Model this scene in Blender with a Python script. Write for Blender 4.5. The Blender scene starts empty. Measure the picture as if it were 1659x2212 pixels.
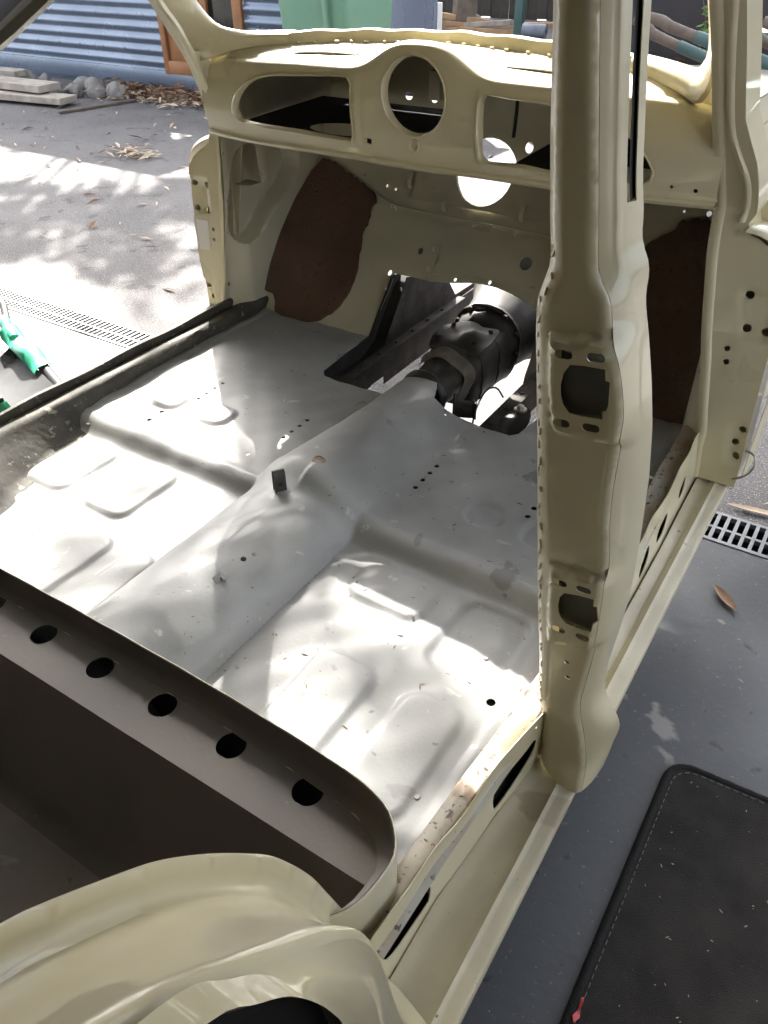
import bpy, bmesh, math, random
from mathutils import Vector, Matrix, Euler
from mathutils.geometry import delaunay_2d_cdt
random.seed(7)
R_ = math.radians
SC = bpy.context.scene
COL = SC.collection

# ------------------------------------------------------------------ camera
cam_d = bpy.data.cameras.new('camera'); cam = bpy.data.objects.new('camera', cam_d); COL.objects.link(cam)
cam_d.sensor_fit = 'VERTICAL'; cam_d.sensor_height = 24.0
cam_d.lens = 24.0 * 1690.0 / 2212.0
cam_d.clip_start = 0.02; cam_d.clip_end = 300
cam.matrix_world = Matrix(((0.8419922, -0.32175219, 0.43304117, 0.86),
                           (0.5393978, 0.5168938, -0.66473364, 0.0),
                           (-0.0099568, 0.793282, 0.60877297, 1.27),
                           (0, 0, 0, 1)))
SC.camera = cam
SC.render.resolution_x = 768; SC.render.resolution_y = 1024

# ------------------------------------------------------------------ light: sky, sun, exposure
LDIR = Vector((.93, -.93, -1.0)).normalized()          # travel direction of sunlight
ELEV = math.asin(-LDIR.z); AZ = math.atan2(-LDIR.x, -LDIR.y)   # sun azimuth from +y towards +x
w = bpy.data.worlds.new('World'); SC.world = w; w.use_nodes = True
nt = w.node_tree; nt.nodes.clear()
sky = nt.nodes.new('ShaderNodeTexSky'); sky.sky_type = 'NISHITA'; sky.sun_disc = False
sky.sun_elevation = ELEV; sky.sun_rotation = AZ; sky.air_density = 1.0; sky.dust_density = 4.0; sky.ozone_density = 0.5
bg = nt.nodes.new('ShaderNodeBackground'); bg.inputs['Strength'].default_value = 0.105
wo = nt.nodes.new('ShaderNodeOutputWorld')
hs = nt.nodes.new('ShaderNodeHueSaturation'); hs.inputs['Saturation'].default_value = .35     # hazy, pale sky
nt.links.new(sky.outputs[0], hs.inputs['Color']); nt.links.new(hs.outputs[0], bg.inputs[0]); nt.links.new(bg.outputs[0], wo.inputs[0])
sun_d = bpy.data.lights.new('sun', 'SUN'); sun_d.energy = 4.3; sun_d.angle = R_(0.55); sun_d.color = (1.0, 0.955, 0.88)
sun = bpy.data.objects.new('sun', sun_d); COL.objects.link(sun)
sun.rotation_euler = LDIR.to_track_quat('-Z', 'Y').to_euler(); sun.location = (-6, 5, 6)
SC.view_settings.view_transform = 'Standard'; SC.view_settings.look = 'None'
SC.view_settings.exposure = 3.0; SC.view_settings.gamma = 1.0; SC.view_settings.use_curve_mapping = False
SC.render.engine = 'CYCLES'
SC.cycles.max_bounces = 6; SC.cycles.diffuse_bounces = 4; SC.cycles.glossy_bounces = 3; SC.cycles.transmission_bounces = 2; SC.cycles.caustics_reflective = False; SC.cycles.caustics_refractive = False
SC.cycles.use_adaptive_sampling = True; SC.cycles.adaptive_threshold = .03

# ------------------------------------------------------------------ helpers
def lerp(a, b, t): return a + (b - a) * t
def clamp(t, a=0.0, b=1.0): return max(a, min(b, t))
def sm(a, b, x):
    t = clamp((x - a) / (b - a)); return t * t * (3 - 2 * t)
def interp(x, xs, ys):
    if x <= xs[0]: return ys[0]
    for i in range(1, len(xs)):
        if x <= xs[i]: return lerp(ys[i-1], ys[i], (x - xs[i-1]) / (xs[i] - xs[i-1]))
    return ys[-1]
def resample(pts, n):
    """resample an open polyline to n points evenly by length"""
    P = [Vector(p) for p in pts]; L = [0]
    for a, b in zip(P, P[1:]): L.append(L[-1] + (b - a).length)
    out = []
    for i in range(n):
        s = L[-1] * i / (n - 1)
        for k in range(1, len(P)):
            if s <= L[k] + 1e-9:
                d = L[k] - L[k-1]; t = (s - L[k-1]) / d if d > 0 else 0
                out.append(P[k-1].lerp(P[k], t)); break
    return out
def spline(pts, n, closed=False):
    """Catmull-Rom through pts, then even resample"""
    P = [Vector(p) for p in pts]; m = len(P); out = []
    rng = range(m) if closed else range(m - 1)
    for i in rng:
        if closed: p0, p1, p2, p3 = P[i-1], P[i], P[(i+1) % m], P[(i+2) % m]
        else: p0, p1, p2, p3 = P[max(i-1, 0)], P[i], P[i+1], P[min(i+2, m-1)]
        for k in range(8):
            t = k / 8
            out.append(0.5 * ((2*p1) + (p2-p0)*t + (2*p0-5*p1+4*p2-p3)*t*t + (3*p1-p0-3*p2+p3)*t**3))
    if not closed: out.append(P[-1]); return resample(out, n)
    out.append(out[0]); return resample(out, n + 1)[:-1]
def circ(cx, cy, r, n=12, ry=None):
    ry = ry or r
    return [(cx + r * math.cos(2*math.pi*i/n), cy + ry * math.sin(2*math.pi*i/n)) for i in range(n)]
def slot(cx, cy, l, r, ang=0, n=6):
    out = []
    for s in (1, -1):
        for i in range(n + 1):
            a = -math.pi/2 + math.pi * i / n + (0 if s > 0 else math.pi)
            out.append((s * l + r * math.cos(a), r * math.sin(a)))
    c, s_ = math.cos(ang), math.sin(ang)
    return [(cx + x*c - y*s_, cy + x*s_ + y*c) for x, y in out]
def inpoly(p, poly):
    x, y = p; c = False; j = len(poly) - 1
    for i in range(len(poly)):
        xi, yi = poly[i][0], poly[i][1]; xj, yj = poly[j][0], poly[j][1]
        if (yi > y) != (yj > y) and x < (xj - xi) * (y - yi) / (yj - yi) + xi: c = not c
        j = i
    return c
def pdist(p, poly):
    best = 9.0; x, y = p
    for i in range(len(poly)):
        ax, ay = poly[i-1][0], poly[i-1][1]; bx, by = poly[i][0], poly[i][1]
        dx, dy = bx-ax, by-ay; L = dx*dx + dy*dy
        t = clamp(((x-ax)*dx + (y-ay)*dy) / L) if L > 0 else 0
        d = math.hypot(ax + t*dx - x, ay + t*dy - y)
        if d < best: best = d
    return best
def relief(p, poly, wdt):
    """1 inside poly, falling smoothly to 0 at its border over width wdt (inside)"""
    if not inpoly(p, poly): return 0.0
    return sm(0, wdt, pdist(p, poly))

def finish(name, verts, faces, mat, parent=None, smooth=True, ang=35, bevel=0):
    me = bpy.data.meshes.new(name); me.from_pydata([tuple(v) for v in verts], [], faces); me.validate()
    bm = bmesh.new(); bm.from_mesh(me); bmesh.ops.remove_doubles(bm, verts=bm.verts, dist=1e-6)
    bmesh.ops.recalc_face_normals(bm, faces=bm.faces); bm.to_mesh(me); bm.free()
    if smooth:
        me.shade_smooth(); me.set_sharp_from_angle(angle=R_(ang))
    if mat: me.materials.append(mat)
    o = bpy.data.objects.new(name, me); COL.objects.link(o)
    if parent:
        o.parent = parent; o.matrix_parent_inverse = Matrix.Translation(parent.location).inverted() if parent.type == 'EMPTY' else Matrix()
    return o
def thicken(V, F, th):
    """give a triangle sheet a thickness th (second skin + rim), V list of Vectors"""
    N = [Vector() for _ in V]; ec = {}
    for f in F:
        a, b, c = (V[i] for i in f[:3]); n = (b-a).cross(c-a)
        for i in f: N[i] += n
        for i in range(len(f)):
            e = (f[i], f[(i+1) % len(f)]); ec[e] = ec.get(e, 0) + 1
    n = len(V); V2 = list(V) + [v - (nn.normalized() if nn.length else nn) * th for v, nn in zip(V, N)]
    F2 = list(F) + [tuple(i + n for i in reversed(f)) for f in F]
    for (a, b) in ec:
        if (b, a) not in ec: F2.append((b, a, a + n, b + n))
    return V2, F2
def sheet(name, outline, holes, fn, step, mat, parent=None, th=0.0015, ang=35, flip=False):
    """a panel: 2-D outline with holes, triangulated with interior points and mapped through fn(u,v)"""
    loops = [[Vector((p[0], p[1])) for p in outline]] + [[Vector((p[0], p[1])) for p in h] for h in holes]
    pts = []; edges = []; polys = []
    for li, lp in enumerate(loops):
        b0 = len(pts); poly = []
        for i, a in enumerate(lp):
            b = lp[(i+1) % len(lp)]; k = max(1, int((b-a).length / step)) if li == 0 else 1
            for q in range(k): pts.append(a.lerp(b, q / k)); poly.append(pts[-1])
        m = len(pts) - b0
        for i in range(m): edges.append((b0 + i, b0 + (i+1) % m))
        polys.append(poly)
    us = [p.x for p in loops[0]]; vs = [p.y for p in loops[0]]
    hb = [(min(p.x for p in h), max(p.x for p in h), min(p.y for p in h), max(p.y for p in h)) for h in loops[1:]]
    v = min(vs) + step * .5; row = 0
    bset = {}
    for p in pts: bset.setdefault((int(p.x // step), int(p.y // step)), []).append(p)
    def near(p):
        cx, cy = int(p.x // step), int(p.y // step)
        for i in (-1, 0, 1):
            for j in (-1, 0, 1):
                for q in bset.get((cx+i, cy+j), ()):
                    if (q - p).length < step * .55: return True
        return False
    inner = []
    while v < max(vs):
        # scanline crossings of the outer loop
        lp = loops[0]; xs = []
        for i in range(len(lp)):
            a, b = lp[i-1], lp[i]
            if (a.y > v) != (b.y > v): xs.append(a.x + (b.x - a.x) * (v - a.y) / (b.y - a.y))
        xs.sort()
        for i in range(0, len(xs) - 1, 2):
            u = math.ceil(xs[i] / step) * step + (step * .5 if row % 2 else 0)
            while u < xs[i+1]:
                p = Vector((u, v))
                if not near(p): inner.append(p)
                u += step
        v += step * .9; row += 1
    pts += inner
    ov, oe, of, _, _, _ = delaunay_2d_cdt(pts, edges, [], 0, 1e-7)
    F = []
    for f in of:
        c = ((ov[f[0]].x + ov[f[1]].x + ov[f[2]].x) / 3, (ov[f[0]].y + ov[f[1]].y + ov[f[2]].y) / 3)
        if not inpoly(c, loops[0]): continue
        bad = False
        for h, b in zip(loops[1:], hb):
            if b[0] <= c[0] <= b[1] and b[2] <= c[1] <= b[3] and inpoly(c, h): bad = True; break
        if not bad: F.append(tuple(reversed(f)) if flip else tuple(f))
    used = sorted({i for f in F for i in f}); mp = {i: k for k, i in enumerate(used)}
    F = [tuple(mp[i] for i in f) for f in F]
    V = [Vector(fn(ov[i].x, ov[i].y)) for i in used]
    if th: V, F = thicken(V, F, th)
    return finish(name, V, F, mat, parent, True, ang)
def loft(name, rows, mat, parent=None, closed=False, th=0, ang=35, caps=False):
    V = []; F = []; n = len(rows[0])
    for r in rows: V += [Vector(p) for p in r]
    for i in range(len(rows) - 1):
        for j in range(n if closed else n - 1):
            a, b = i*n + j, i*n + (j+1) % n
            F.append((a, b, b + n, a + n))
    if th: V, F = thicken(V, F, th)
    if caps: F.append(tuple(range(n - 1, -1, -1))); F.append(tuple((len(rows)-1)*n + j for j in range(n)))
    return finish(name, V, F, mat, parent, True, ang)
def tube_geo(path, rad, n=8):
    P = [Vector(p) for p in path]; V = []; F = []
    up = None
    for i, p in enumerate(P):
        t = (P[min(i+1, len(P)-1)] - P[max(i-1, 0)]).normalized()
        if up is None:
            up = t.orthogonal().normalized()
        else:
            up = (up - t * up.dot(t)).normalized()
        s = t.cross(up); r = rad[i] if isinstance(rad, (list, tuple)) else rad
        for k in range(n):
            a = 2*math.pi*k/n; V.append(p + (up*math.cos(a) + s*math.sin(a)) * r)
    for i in range(len(P) - 1):
        for k in range(n):
            a, b = i*n + k, i*n + (k+1) % n; F.append((a, b, b+n, a+n))
    F.append(tuple(range(n-1, -1, -1))); F.append(tuple((len(P)-1)*n + k for k in range(n)))
    return V, F
def tube(name, path, rad, mat, parent=None, n=8, ang=40):
    V, F = tube_geo(path, rad, n); return finish(name, V, F, mat, parent, True, ang)
def box_geo(c, s, rot=None, bev=0.0, seg=2):
    bm = bmesh.new(); bmesh.ops.create_cube(bm, size=1)
    bmesh.ops.scale(bm, vec=Vector(s), verts=bm.verts)
    if bev: bmesh.ops.bevel(bm, geom=bm.edges[:], offset=bev, segments=seg, affect='EDGES', profile=.5)
    M = Matrix.Translation(Vector(c)) @ (rot.to_matrix().to_4x4() if rot else Matrix())
    bm.transform(M); bm.verts.index_update()
    V = [v.co.copy() for v in bm.verts]; F = [tuple(v.index for v in f.verts) for f in bm.faces]; bm.free()
    return V, F
def box(name, c, s, mat, parent=None, rot=None, bev=0.003, seg=2, ang=40):
    V, F = box_geo(c, s, rot, bev, seg); return finish(name, V, F, mat, parent, True, ang)
def lathe(name, prof, c, axis, mat, parent=None, n=20, ang=40):
    """prof list of (r, h) about axis through c"""
    ax = Vector(axis).normalized(); u = ax.orthogonal().normalized(); s = ax.cross(u); c = Vector(c)
    rows = [[c + ax*h + (u*math.cos(2*math.pi*k/n) + s*math.sin(2*math.pi*k/n))*max(r, 1e-5) for k in range(n)] for r, h in prof]
    return loft(name, rows, mat, parent, closed=True, ang=ang)
def tag(o, label=None, cat=None, group=None, kind=None):
    if label: o['label'] = label
    if cat: o['category'] = cat
    if group: o['group'] = group
    if kind: o['kind'] = kind
    return o
def thing(name, loc, label, cat, group=None):
    o = bpy.data.objects.new(name, None); COL.objects.link(o); o.location = loc; o.empty_display_size = .1
    return tag(o, label, cat, group)

# ------------------------------------------------------------------ materials
def M_(name): 
    m = bpy.data.materials.new(name); m.use_nodes = True; t = m.node_tree
    return m, t, t.nodes['Principled BSDF'], lambda k: t.nodes.new(k), lambda a, b: t.links.new(a, b)
def rgb(c): return (c[0], c[1], c[2], 1)
def mat(name, col, rough=.5, metal=0, coat=0, var=None, vscale=4, spots=None, sscale=60, sthr=.62, bump=0, bscale=200, spec=.5, rvar=0, detail=6, coatr=.05):
    """base colour with broad variation (var colour), small spots, and fine relief"""
    m, t, b, N, Lk = M_(name)
    b.inputs['Base Color'].default_value = rgb(col); b.inputs['Roughness'].default_value = rough
    b.inputs['Metallic'].default_value = metal; b.inputs['Coat Weight'].default_value = coat; b.inputs['Coat Roughness'].default_value = coatr
    b.inputs['Specular IOR Level'].default_value = spec
    tc = N('ShaderNodeTexCoord'); out = None
    def noise(s, d=detail, dis=0):
        n = N('ShaderNodeTexNoise'); n.inputs['Scale'].default_value = s; n.inputs['Detail'].default_value = d; n.inputs['Distortion'].default_value = dis
        Lk(tc.outputs['Object'], n.inputs['Vector']); return n
    def ramp(src, a, b_, ca=0, cb=1):
        r = N('ShaderNodeMapRange'); r.inputs['From Min'].default_value = a; r.inputs['From Max'].default_value = b_
        r.inputs['To Min'].default_value = ca; r.inputs['To Max'].default_value = cb; Lk(src, r.inputs['Value']); return r.outputs[0]
    def mix(f, a, c):
        x = N('ShaderNodeMix'); x.data_type = 'RGBA'; Lk(f, x.inputs[0])
        if isinstance(a, tuple): x.inputs[6].default_value = rgb(a)
        else: Lk(a, x.inputs[6])
        x.inputs[7].default_value = rgb(c); return x.outputs[2]
    cur = col
    if var is not None:
        n = noise(vscale, 4, .3); cur = mix(ramp(n.outputs[0], .38, .66), cur, var)
        if rvar: Lk(ramp(n.outputs[0], .35, .65, rough, rough + rvar), b.inputs['Roughness'])
    for sp in (spots or []):
        c_, sc, th = sp; n = noise(sc, 6 if sc < 12 else 3, .4); cur = mix(ramp(n.outputs[0], th, th + (.025 if sc < 12 else .05)), cur if not isinstance(cur, tuple) else cur, c_)
    if not isinstance(cur, tuple): Lk(cur, b.inputs['Base Color'])
    if bump:
        n = noise(bscale, 2); bp = N('ShaderNodeBump'); bp.inputs['Strength'].default_value = bump; bp.inputs['Distance'].default_value = .002 if bscale < 140 or bscale > 155 else .005
        Lk(n.outputs[0], bp.inputs['Height']); Lk(bp.outputs[0], b.inputs['Normal'])
    return m
CREAM = (.60, .545, .37)
m_cream = mat('cream_paint', CREAM, .26, coat=.7, rvar=.16, var=(.56, .50, .33), vscale=3, spots=[((.52, .47, .32), 18, .72), ((.40, .35, .25), 150, .745)], bump=.05, bscale=28, coatr=.04)
m_cream_in = mat('cream_paint_inner', (.575, .535, .40), .38, coat=.25, var=(.50, .475, .36), vscale=5, spots=[((.30, .29, .24), 24, .70)], bump=.06, bscale=60, rvar=.15)
m_cream_dirty = mat('cream_paint_dusty', (.565, .51, .36), .4, coat=.3, var=(.47, .42, .30), vscale=9, spots=[((.38, .33, .23), 6, .64), ((.20, .155, .105), 48, .705), ((.14, .115, .085), 120, .715)], bump=.14, bscale=90, rvar=.2)
m_primer = mat('grey_primer', (.34, .345, .342), .45, coat=.08, var=(.255, .26, .26), vscale=4.2, spots=[((.22, .22, .215), 11, .67), ((.42, .42, .41), 26, .68), ((.13, .115, .095), 120, .715), ((.30, .225, .16), 4, .74), ((.18, .18, .175), 55, .70)], bump=.12, bscale=160, rvar=.14)
m_seat = mat('brown_primer', (.20, .175, .155), .5, var=(.155, .145, .138), vscale=5, spots=[((.24, .21, .18), 90, .70)], bump=.12, bscale=170, rvar=.1)
m_pan = mat('dusty_pan', (.33, .29, .255), .6, var=(.24, .215, .195), vscale=5, spots=[((.18, .165, .15), 30, .66), ((.36, .37, .38), 7, .68)], bump=.12, bscale=150)
m_sill_dark = mat('dirty_and_shaded_inner', (.045, .041, .032), .7, var=(.085, .078, .06), vscale=14, spots=[((.30, .29, .22), 38, .66), ((.24, .22, .17), 110, .66), ((.03, .028, .022), 60, .66)], bump=.6, bscale=70)  # real sill dirt; also stands in for shade on left plate and pillar
m_sill_lite = mat('worn_inner_sill', (.44, .43, .39), .6, var=(.33, .26, .18), vscale=9, spots=[((.12, .10, .08), 45, .63), ((.18, .13, .09), 16, .63), ((.08, .07, .06), 100, .66)], bump=.4, bscale=80)
m_black = mat('oily_black', (.014, .013, .0125), .42, var=(.034, .028, .023), vscale=14, bump=.3, bscale=45, rvar=.3)
m_blackflat = mat('underseal_and_shade_black', (.012, .012, .013), .75, var=(.02, .02, .02), vscale=20, bump=.2, bscale=80)  # also stands in for shade in holes and recesses
m_chassis = mat('chassis_brown_black', (.026, .023, .021), .75, spec=.25, var=(.06, .05, .044), vscale=18, spots=[((.11, .08, .06), 40, .68)], bump=.25, bscale=70)
m_felt = mat('brown_felt', (.15, .092, .068), .95, var=(.085, .055, .043), vscale=5, spots=[((.10, .066, .052), 60, .62), ((.145, .098, .076), 140, .66)], bump=1.0, bscale=150, spec=.15)
m_darksteel = mat('dark_steel', (.05, .05, .05), .45, metal=.4, var=(.09, .08, .07), vscale=50)
m_steel = mat('dull_steel', (.42, .40, .36), .38, metal=.8, var=(.30, .24, .18), vscale=40)
m_rag = mat('pale_tape', (.15, .125, .10), .8, var=(.09, .075, .06), vscale=30, bump=.4, bscale=80)

# measured outlines (metres)
T = {
  'padL': [[-0.5886, 0.7088], [-0.6047, 0.6772], [-0.6123, 0.6451], [-0.6199, 0.6115], [-0.6232, 0.572], [-0.6228, 0.5363], [-0.619, 0.4997], [-0.6204, 0.4573], [-0.6201, 0.4185], [-0.5789, 0.3981], [-0.5662, 0.3591], [-0.5077, 0.3507], [-0.4495, 0.3542], [-0.4016, 0.3769], [-0.3727, 0.4044], [-0.3623, 0.4425], [-0.3651, 0.4774], [-0.3777, 0.5183], [-0.3914, 0.5647], [-0.3827, 0.5858], [-0.3877, 0.6223], [-0.379, 0.643], [-0.4433, 0.6706], [-0.5148, 0.6984], [-0.5552, 0.7097]],
  'padR': [[0.3827, 0.6461], [0.4076, 0.6657], [0.4307, 0.6814], [0.4447, 0.702], [0.4718, 0.7074]],
  'padRc': [[0.5943, 0.3526], [0.5494, 0.3467], [0.4871, 0.3557]],
  'slotA': [[0.5706, 0.3132], [0.565, 0.3496], [0.5808, 0.3549], [0.6058, 0.3632], [0.6367, 0.3657], [0.6636, 0.3698], [0.6653, 0.3474], [0.6511, 0.3336], [0.6114, 0.3174], [0.5892, 0.3117]],
  'slotB': [[0.3169, 0.363], [0.3215, 0.3713], [0.3572, 0.3716], [0.3946, 0.3601], [0.4186, 0.349], [0.4184, 0.3259], [0.4118, 0.3171], [0.373, 0.3239], [0.328, 0.3347]],
  'ovA': [[1.0015, 0.3211], [1.0048, 0.3397], [1.0217, 0.3507], [1.0456, 0.3533], [1.0634, 0.3485], [1.068, 0.3327], [1.0556, 0.3172], [1.0312, 0.315]],
  'ovB': [[1.1212, 0.3143], [1.1197, 0.3335], [1.1339, 0.3447], [1.1528, 0.3562], [1.1699, 0.3544], [1.1739, 0.3344], [1.1607, 0.3183], [1.1402, 0.3112]],
  'ovC': [[1.2236, 0.3238], [1.2228, 0.3444], [1.2383, 0.3559], [1.2625, 0.3599], [1.2802, 0.3569], [1.2834, 0.341], [1.2702, 0.3275], [1.2462, 0.3214]],
  'ovD': [[1.3785, 0.3274], [1.3768, 0.3453], [1.3903, 0.3558], [1.4125, 0.3613], [1.415, 0.3412], [1.4, 0.3276]],
  'apRi': [[0.5378, 1.1661], [0.5407, 1.1533], [0.5483, 1.0995], [0.5576, 1.0253], [0.5708, 0.9245], [0.58, 0.8688], [0.5852, 0.8227]],
  'apRi2': [[0.5838, 0.8122], [0.5876, 0.7705], [0.5976, 0.7075], [0.6112, 0.628], [0.6248, 0.5586], [0.6377, 0.4853], [0.6522, 0.4086], [0.6513, 0.378], [0.6561, 0.338]],
  'apRo2': [[0.6389, 0.8067], [0.6627, 0.7962], [0.6874, 0.7786], [0.7078, 0.704], [0.7321, 0.6151], [0.7388, 0.5299], [0.7426, 0.4475], [0.7474, 0.3564], [0.7466, 0.3107]],
  'apRh': [[0.6757, 0.7046], [0.6866, 0.6416], [0.721, 0.6415], [0.7322, 0.4346], [0.726, 0.4029], [0.7352, 0.3719], [0.6627, 0.5967], [0.6678, 0.5693]],
  'apLi2': [[-0.591, 0.8629], [-0.6034, 0.8194], [-0.6054, 0.7768], [-0.6125, 0.7214], [-0.6139, 0.6875], [-0.6236, 0.6164], [-0.6353, 0.5416], [-0.6412, 0.4772], [-0.6572, 0.4108]],
  'apLh': [[-0.7046, 0.7191], [-0.6631, 0.7179], [-0.7074, 0.6553], [-0.671, 0.6542], [-0.7071, 0.4458], [-0.6986, 0.4133], [-0.7072, 0.3837], [-0.6576, 0.6073], [-0.66, 0.5803]],
  'dhL': [[-0.4812, 0.9148], [-0.4724, 0.9396], [-0.4493, 0.9652], [-0.4211, 0.9823], [-0.3805, 0.9935], [-0.3201, 1.0], [-0.2319, 1.0047], [-0.1686, 1.0071], [-0.1565, 1.0019], [-0.1531, 0.9642], [-0.15, 0.9077], [-0.1547, 0.8927], [-0.1699, 0.8894], [-0.2856, 0.8905], [-0.4141, 0.8944], [-0.4662, 0.8984]],
  'dhR': [[0.1329, 0.9866], [0.1435, 0.9999], [0.2004, 0.9984], [0.2703, 0.9953]],
  'dhR2': [[0.4084, 0.9677], [0.437, 0.9525], [0.4604, 0.9307], [0.4775, 0.9049], [0.4742, 0.8921], [0.4597, 0.8836], [0.423, 0.8848]],
  'dhR3': [[0.2851, 0.8787], [0.2235, 0.8843], [0.1566, 0.8822], [0.139, 0.891]],
}

# ================================================================== SETTING
m_asphalt = mat('asphalt', (.135, .128, .128), .9, var=(.10, .096, .097), vscale=2.2, spots=[((.34, .33, .32), 190, .60), ((.05, .05, .05), 130, .63), ((.09, .088, .088), 9, .62)], bump=1.0, bscale=150, spec=.3)
m_paintfloor = mat('painted_concrete', (.088, .092, .099), .42, var=(.062, .065, .07), vscale=1.9, spots=[((.25, .24, .225), 4.2, .645), ((.20, .19, .18), 30, .69), ((.035, .035, .037), 22, .67), ((.17, .165, .16), 160, .68)], bump=.25, bscale=60, rvar=.25)
m_wall = mat('garage_wall', (.42, .40, .37), .8, var=(.36, .34, .32), vscale=2)
m_grate = mat('grate_plastic', (.19, .195, .205), .55, var=(.14, .145, .155), vscale=12, spots=[((.26, .25, .23), 60, .66)], bump=.1)
m_steelblue = mat('blue_grey_sheet', (.19, .235, .31), .24, metal=0.35, spec=.8, var=(.155, .195, .26), vscale=2.5, spots=[((.42, .44, .47), 45, .735)], bump=.05, bscale=30, rvar=.1)
m_timber_o = mat('orange_timber', (.30, .135, .055), .55, var=(.22, .095, .04), vscale=7, bump=.2, bscale=60)
m_glassdark = mat('dark_glass', (.01, .012, .012), .12, var=(.02, .025, .02), vscale=8)
m_rock = mat('grey_rock', (.23, .215, .20), .9, var=(.15, .14, .135), vscale=12, spots=[((.33, .29, .22), 25, .64)], bump=.8, bscale=60)
m_plank = mat('weathered_plank', (.40, .355, .30), .8, var=(.27, .235, .20), vscale=11, bump=.4, bscale=70)
m_leaf = mat('dry_leaf_brown', (.22, .13, .075), .75, var=(.15, .085, .05), vscale=30)
m_leafpale = mat('dry_leaf_pale', (.52, .42, .30), .7, var=(.38, .28, .19), vscale=20)
m_green = mat('gum_leaf_green', (.05, .085, .03), .55, var=(.085, .11, .045), vscale=3)
m_bark = mat('bark', (.16, .13, .10), .9, var=(.10, .08, .065), vscale=8, bump=.6, bscale=30)
m_fence = mat('dark_fence', (.055, .045, .036), .85, var=(.035, .03, .026), vscale=6, bump=.3, bscale=40)

def rect(x0, x1, y0, y1): return [(x0, y0), (x1, y0), (x1, y1), (x0, y1)]
GX0, GX1, GY0, GY1 = -3.3, 2.3, -4.6, 1.716          # garage floor
DR0, DR1 = 1.716, 1.849                              # drain channel
o = sheet('ground', rect(-120, 120, -120, 120), [rect(GX0, GX1, GY0, DR1 + .006)], lambda u, v: (u, v, 0), 15, m_asphalt, th=0); tag(o, kind='structure')
o = sheet('garage_floor', rect(GX0, GX1, GY0, GY1), [], lambda u, v: (u, v, .003 + .0015*math.sin(u*1.3)*math.sin(v*1.7)), .25, m_paintfloor, th=.06, flip=False); tag(o, kind='structure')
o = loft('drain_channel', [[(x, DR0 - .002, .0), (x, DR0 + .008, -.09), (x, DR1 - .004, -.09), (x, DR1 + .008, .0)] for x in (GX0, GX1)], m_blackflat, th=0); tag(o, kind='structure')  # black colour stands in for the shade down the slots
# grate sections, each a lift-out piece
gl, npitch = .504, 21
def grate_proto():
    holes = []
    for k in range(npitch):
        x = (k + .5) * gl / npitch
        holes.append(rect(x - .0076, x + .0076, .013, .057)); holes.append(rect(x - .0076, x + .0076, .066, .121))
    return sheet('drain_grate', rect(.001, gl - .001, .002, .131), holes, lambda u, v: (u, v, 0), .03, m_grate, th=.014)
g0 = grate_proto(); nsec = int((GX1 - GX0) / gl); secs = []
for i in range(nsec):
    g = g0 if i == 0 else g0.copy()
    if i: COL.objects.link(g)
    g.location = (GX0 + .2 + i * gl, DR0, .0065); secs.append(g)
vis = [i for i in range(nsec)]
for i, g in enumerate(secs):
    xm = g.location.x + gl/2
    if xm < -1.2: lab = 'sunlit slotted drain grate section beside the left sill, number %s from the photo edge' % ['one', 'two', 'three', 'four', 'five'][min(i, 4)]
    elif xm > .55: lab = 'shaded slotted drain grate section right of the car sill, number %s from the car' % ['one', 'two', 'three', 'four', 'five', 'six'][int((xm - .55) // gl) % 6]
    else: lab = 'slotted drain grate section under the car body, number %s from the left sill' % ['one', 'two', 'three', 'four', 'five', 'six'][int((xm + 1.2) // gl) % 6]
    tag(g, lab, 'drain grate', 'drain grate sections across the garage entrance')
# garage that shades the rear half of the car
gar = thing('garage', (0, -1.2, 0), 'dark brick garage with flat roof over the rear of the car', 'garage')
ROOFZ = 2.25
m_brick = mat('dark_brick', (.06, .05, .043), .85, var=(.04, .034, .03), vscale=5, bump=.3, bscale=30)
box('roof', (-.78, -1.18, ROOFZ + .09), (5.44, 6.9, .18), m_brick, gar, bev=.01)
box('wall', (GX0 - .1, -1.9, ROOFZ/2), (.2, 5.6, ROOFZ), m_brick, gar, bev=.01)
box('wall', (1.85, -2.15, ROOFZ/2), (.2, 5.1, ROOFZ), m_brick, gar, bev=.01)
box('roof_post', (1.8, 2.1, ROOFZ/2), (.11, .11, ROOFZ), m_brick, gar, bev=.01)
box('wall', (-.78, GY0 - .1, ROOFZ/2), (5.44, .2, ROOFZ), m_brick, gar, bev=.01)

# ---------------------------------------------------------------- shed
WY = 5.6
shed = thing('corrugated_shed', (-6, 6.5, 0), 'low blue grey shed of horizontal corrugated sheets with orange timber door', 'shed')
def corr(name, x0, x1, z0, z1a, z1b, y=WY, pitch=.088, amp=.0135, z_off=.2287):
    n = int((max(z1a, z1b) - z0) / pitch * 8); rows = []
    for q_ in range(25):
        x = lerp(x0, x1, q_/24); zt = lerp(z1a, z1b, q_/24)
        rows.append([(x, y + .0025*math.sin(x*2.1 + i*.11) - amp * math.cos((min(z0 + (zt - z0)*i/n, zt) - z_off) / pitch * 2 * math.pi), z0 + (zt - z0) * i / n) for i in range(n + 1)])
    return loft(name, rows, m_steelblue, shed, th=.001, ang=70)
corr('wall_sheet', -10.5, -5.02, .17, 2.2, 2.2); corr('wall_sheet', -4.06, -2.7, .17, 1.25, 1.2)
sc0 = None
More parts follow.
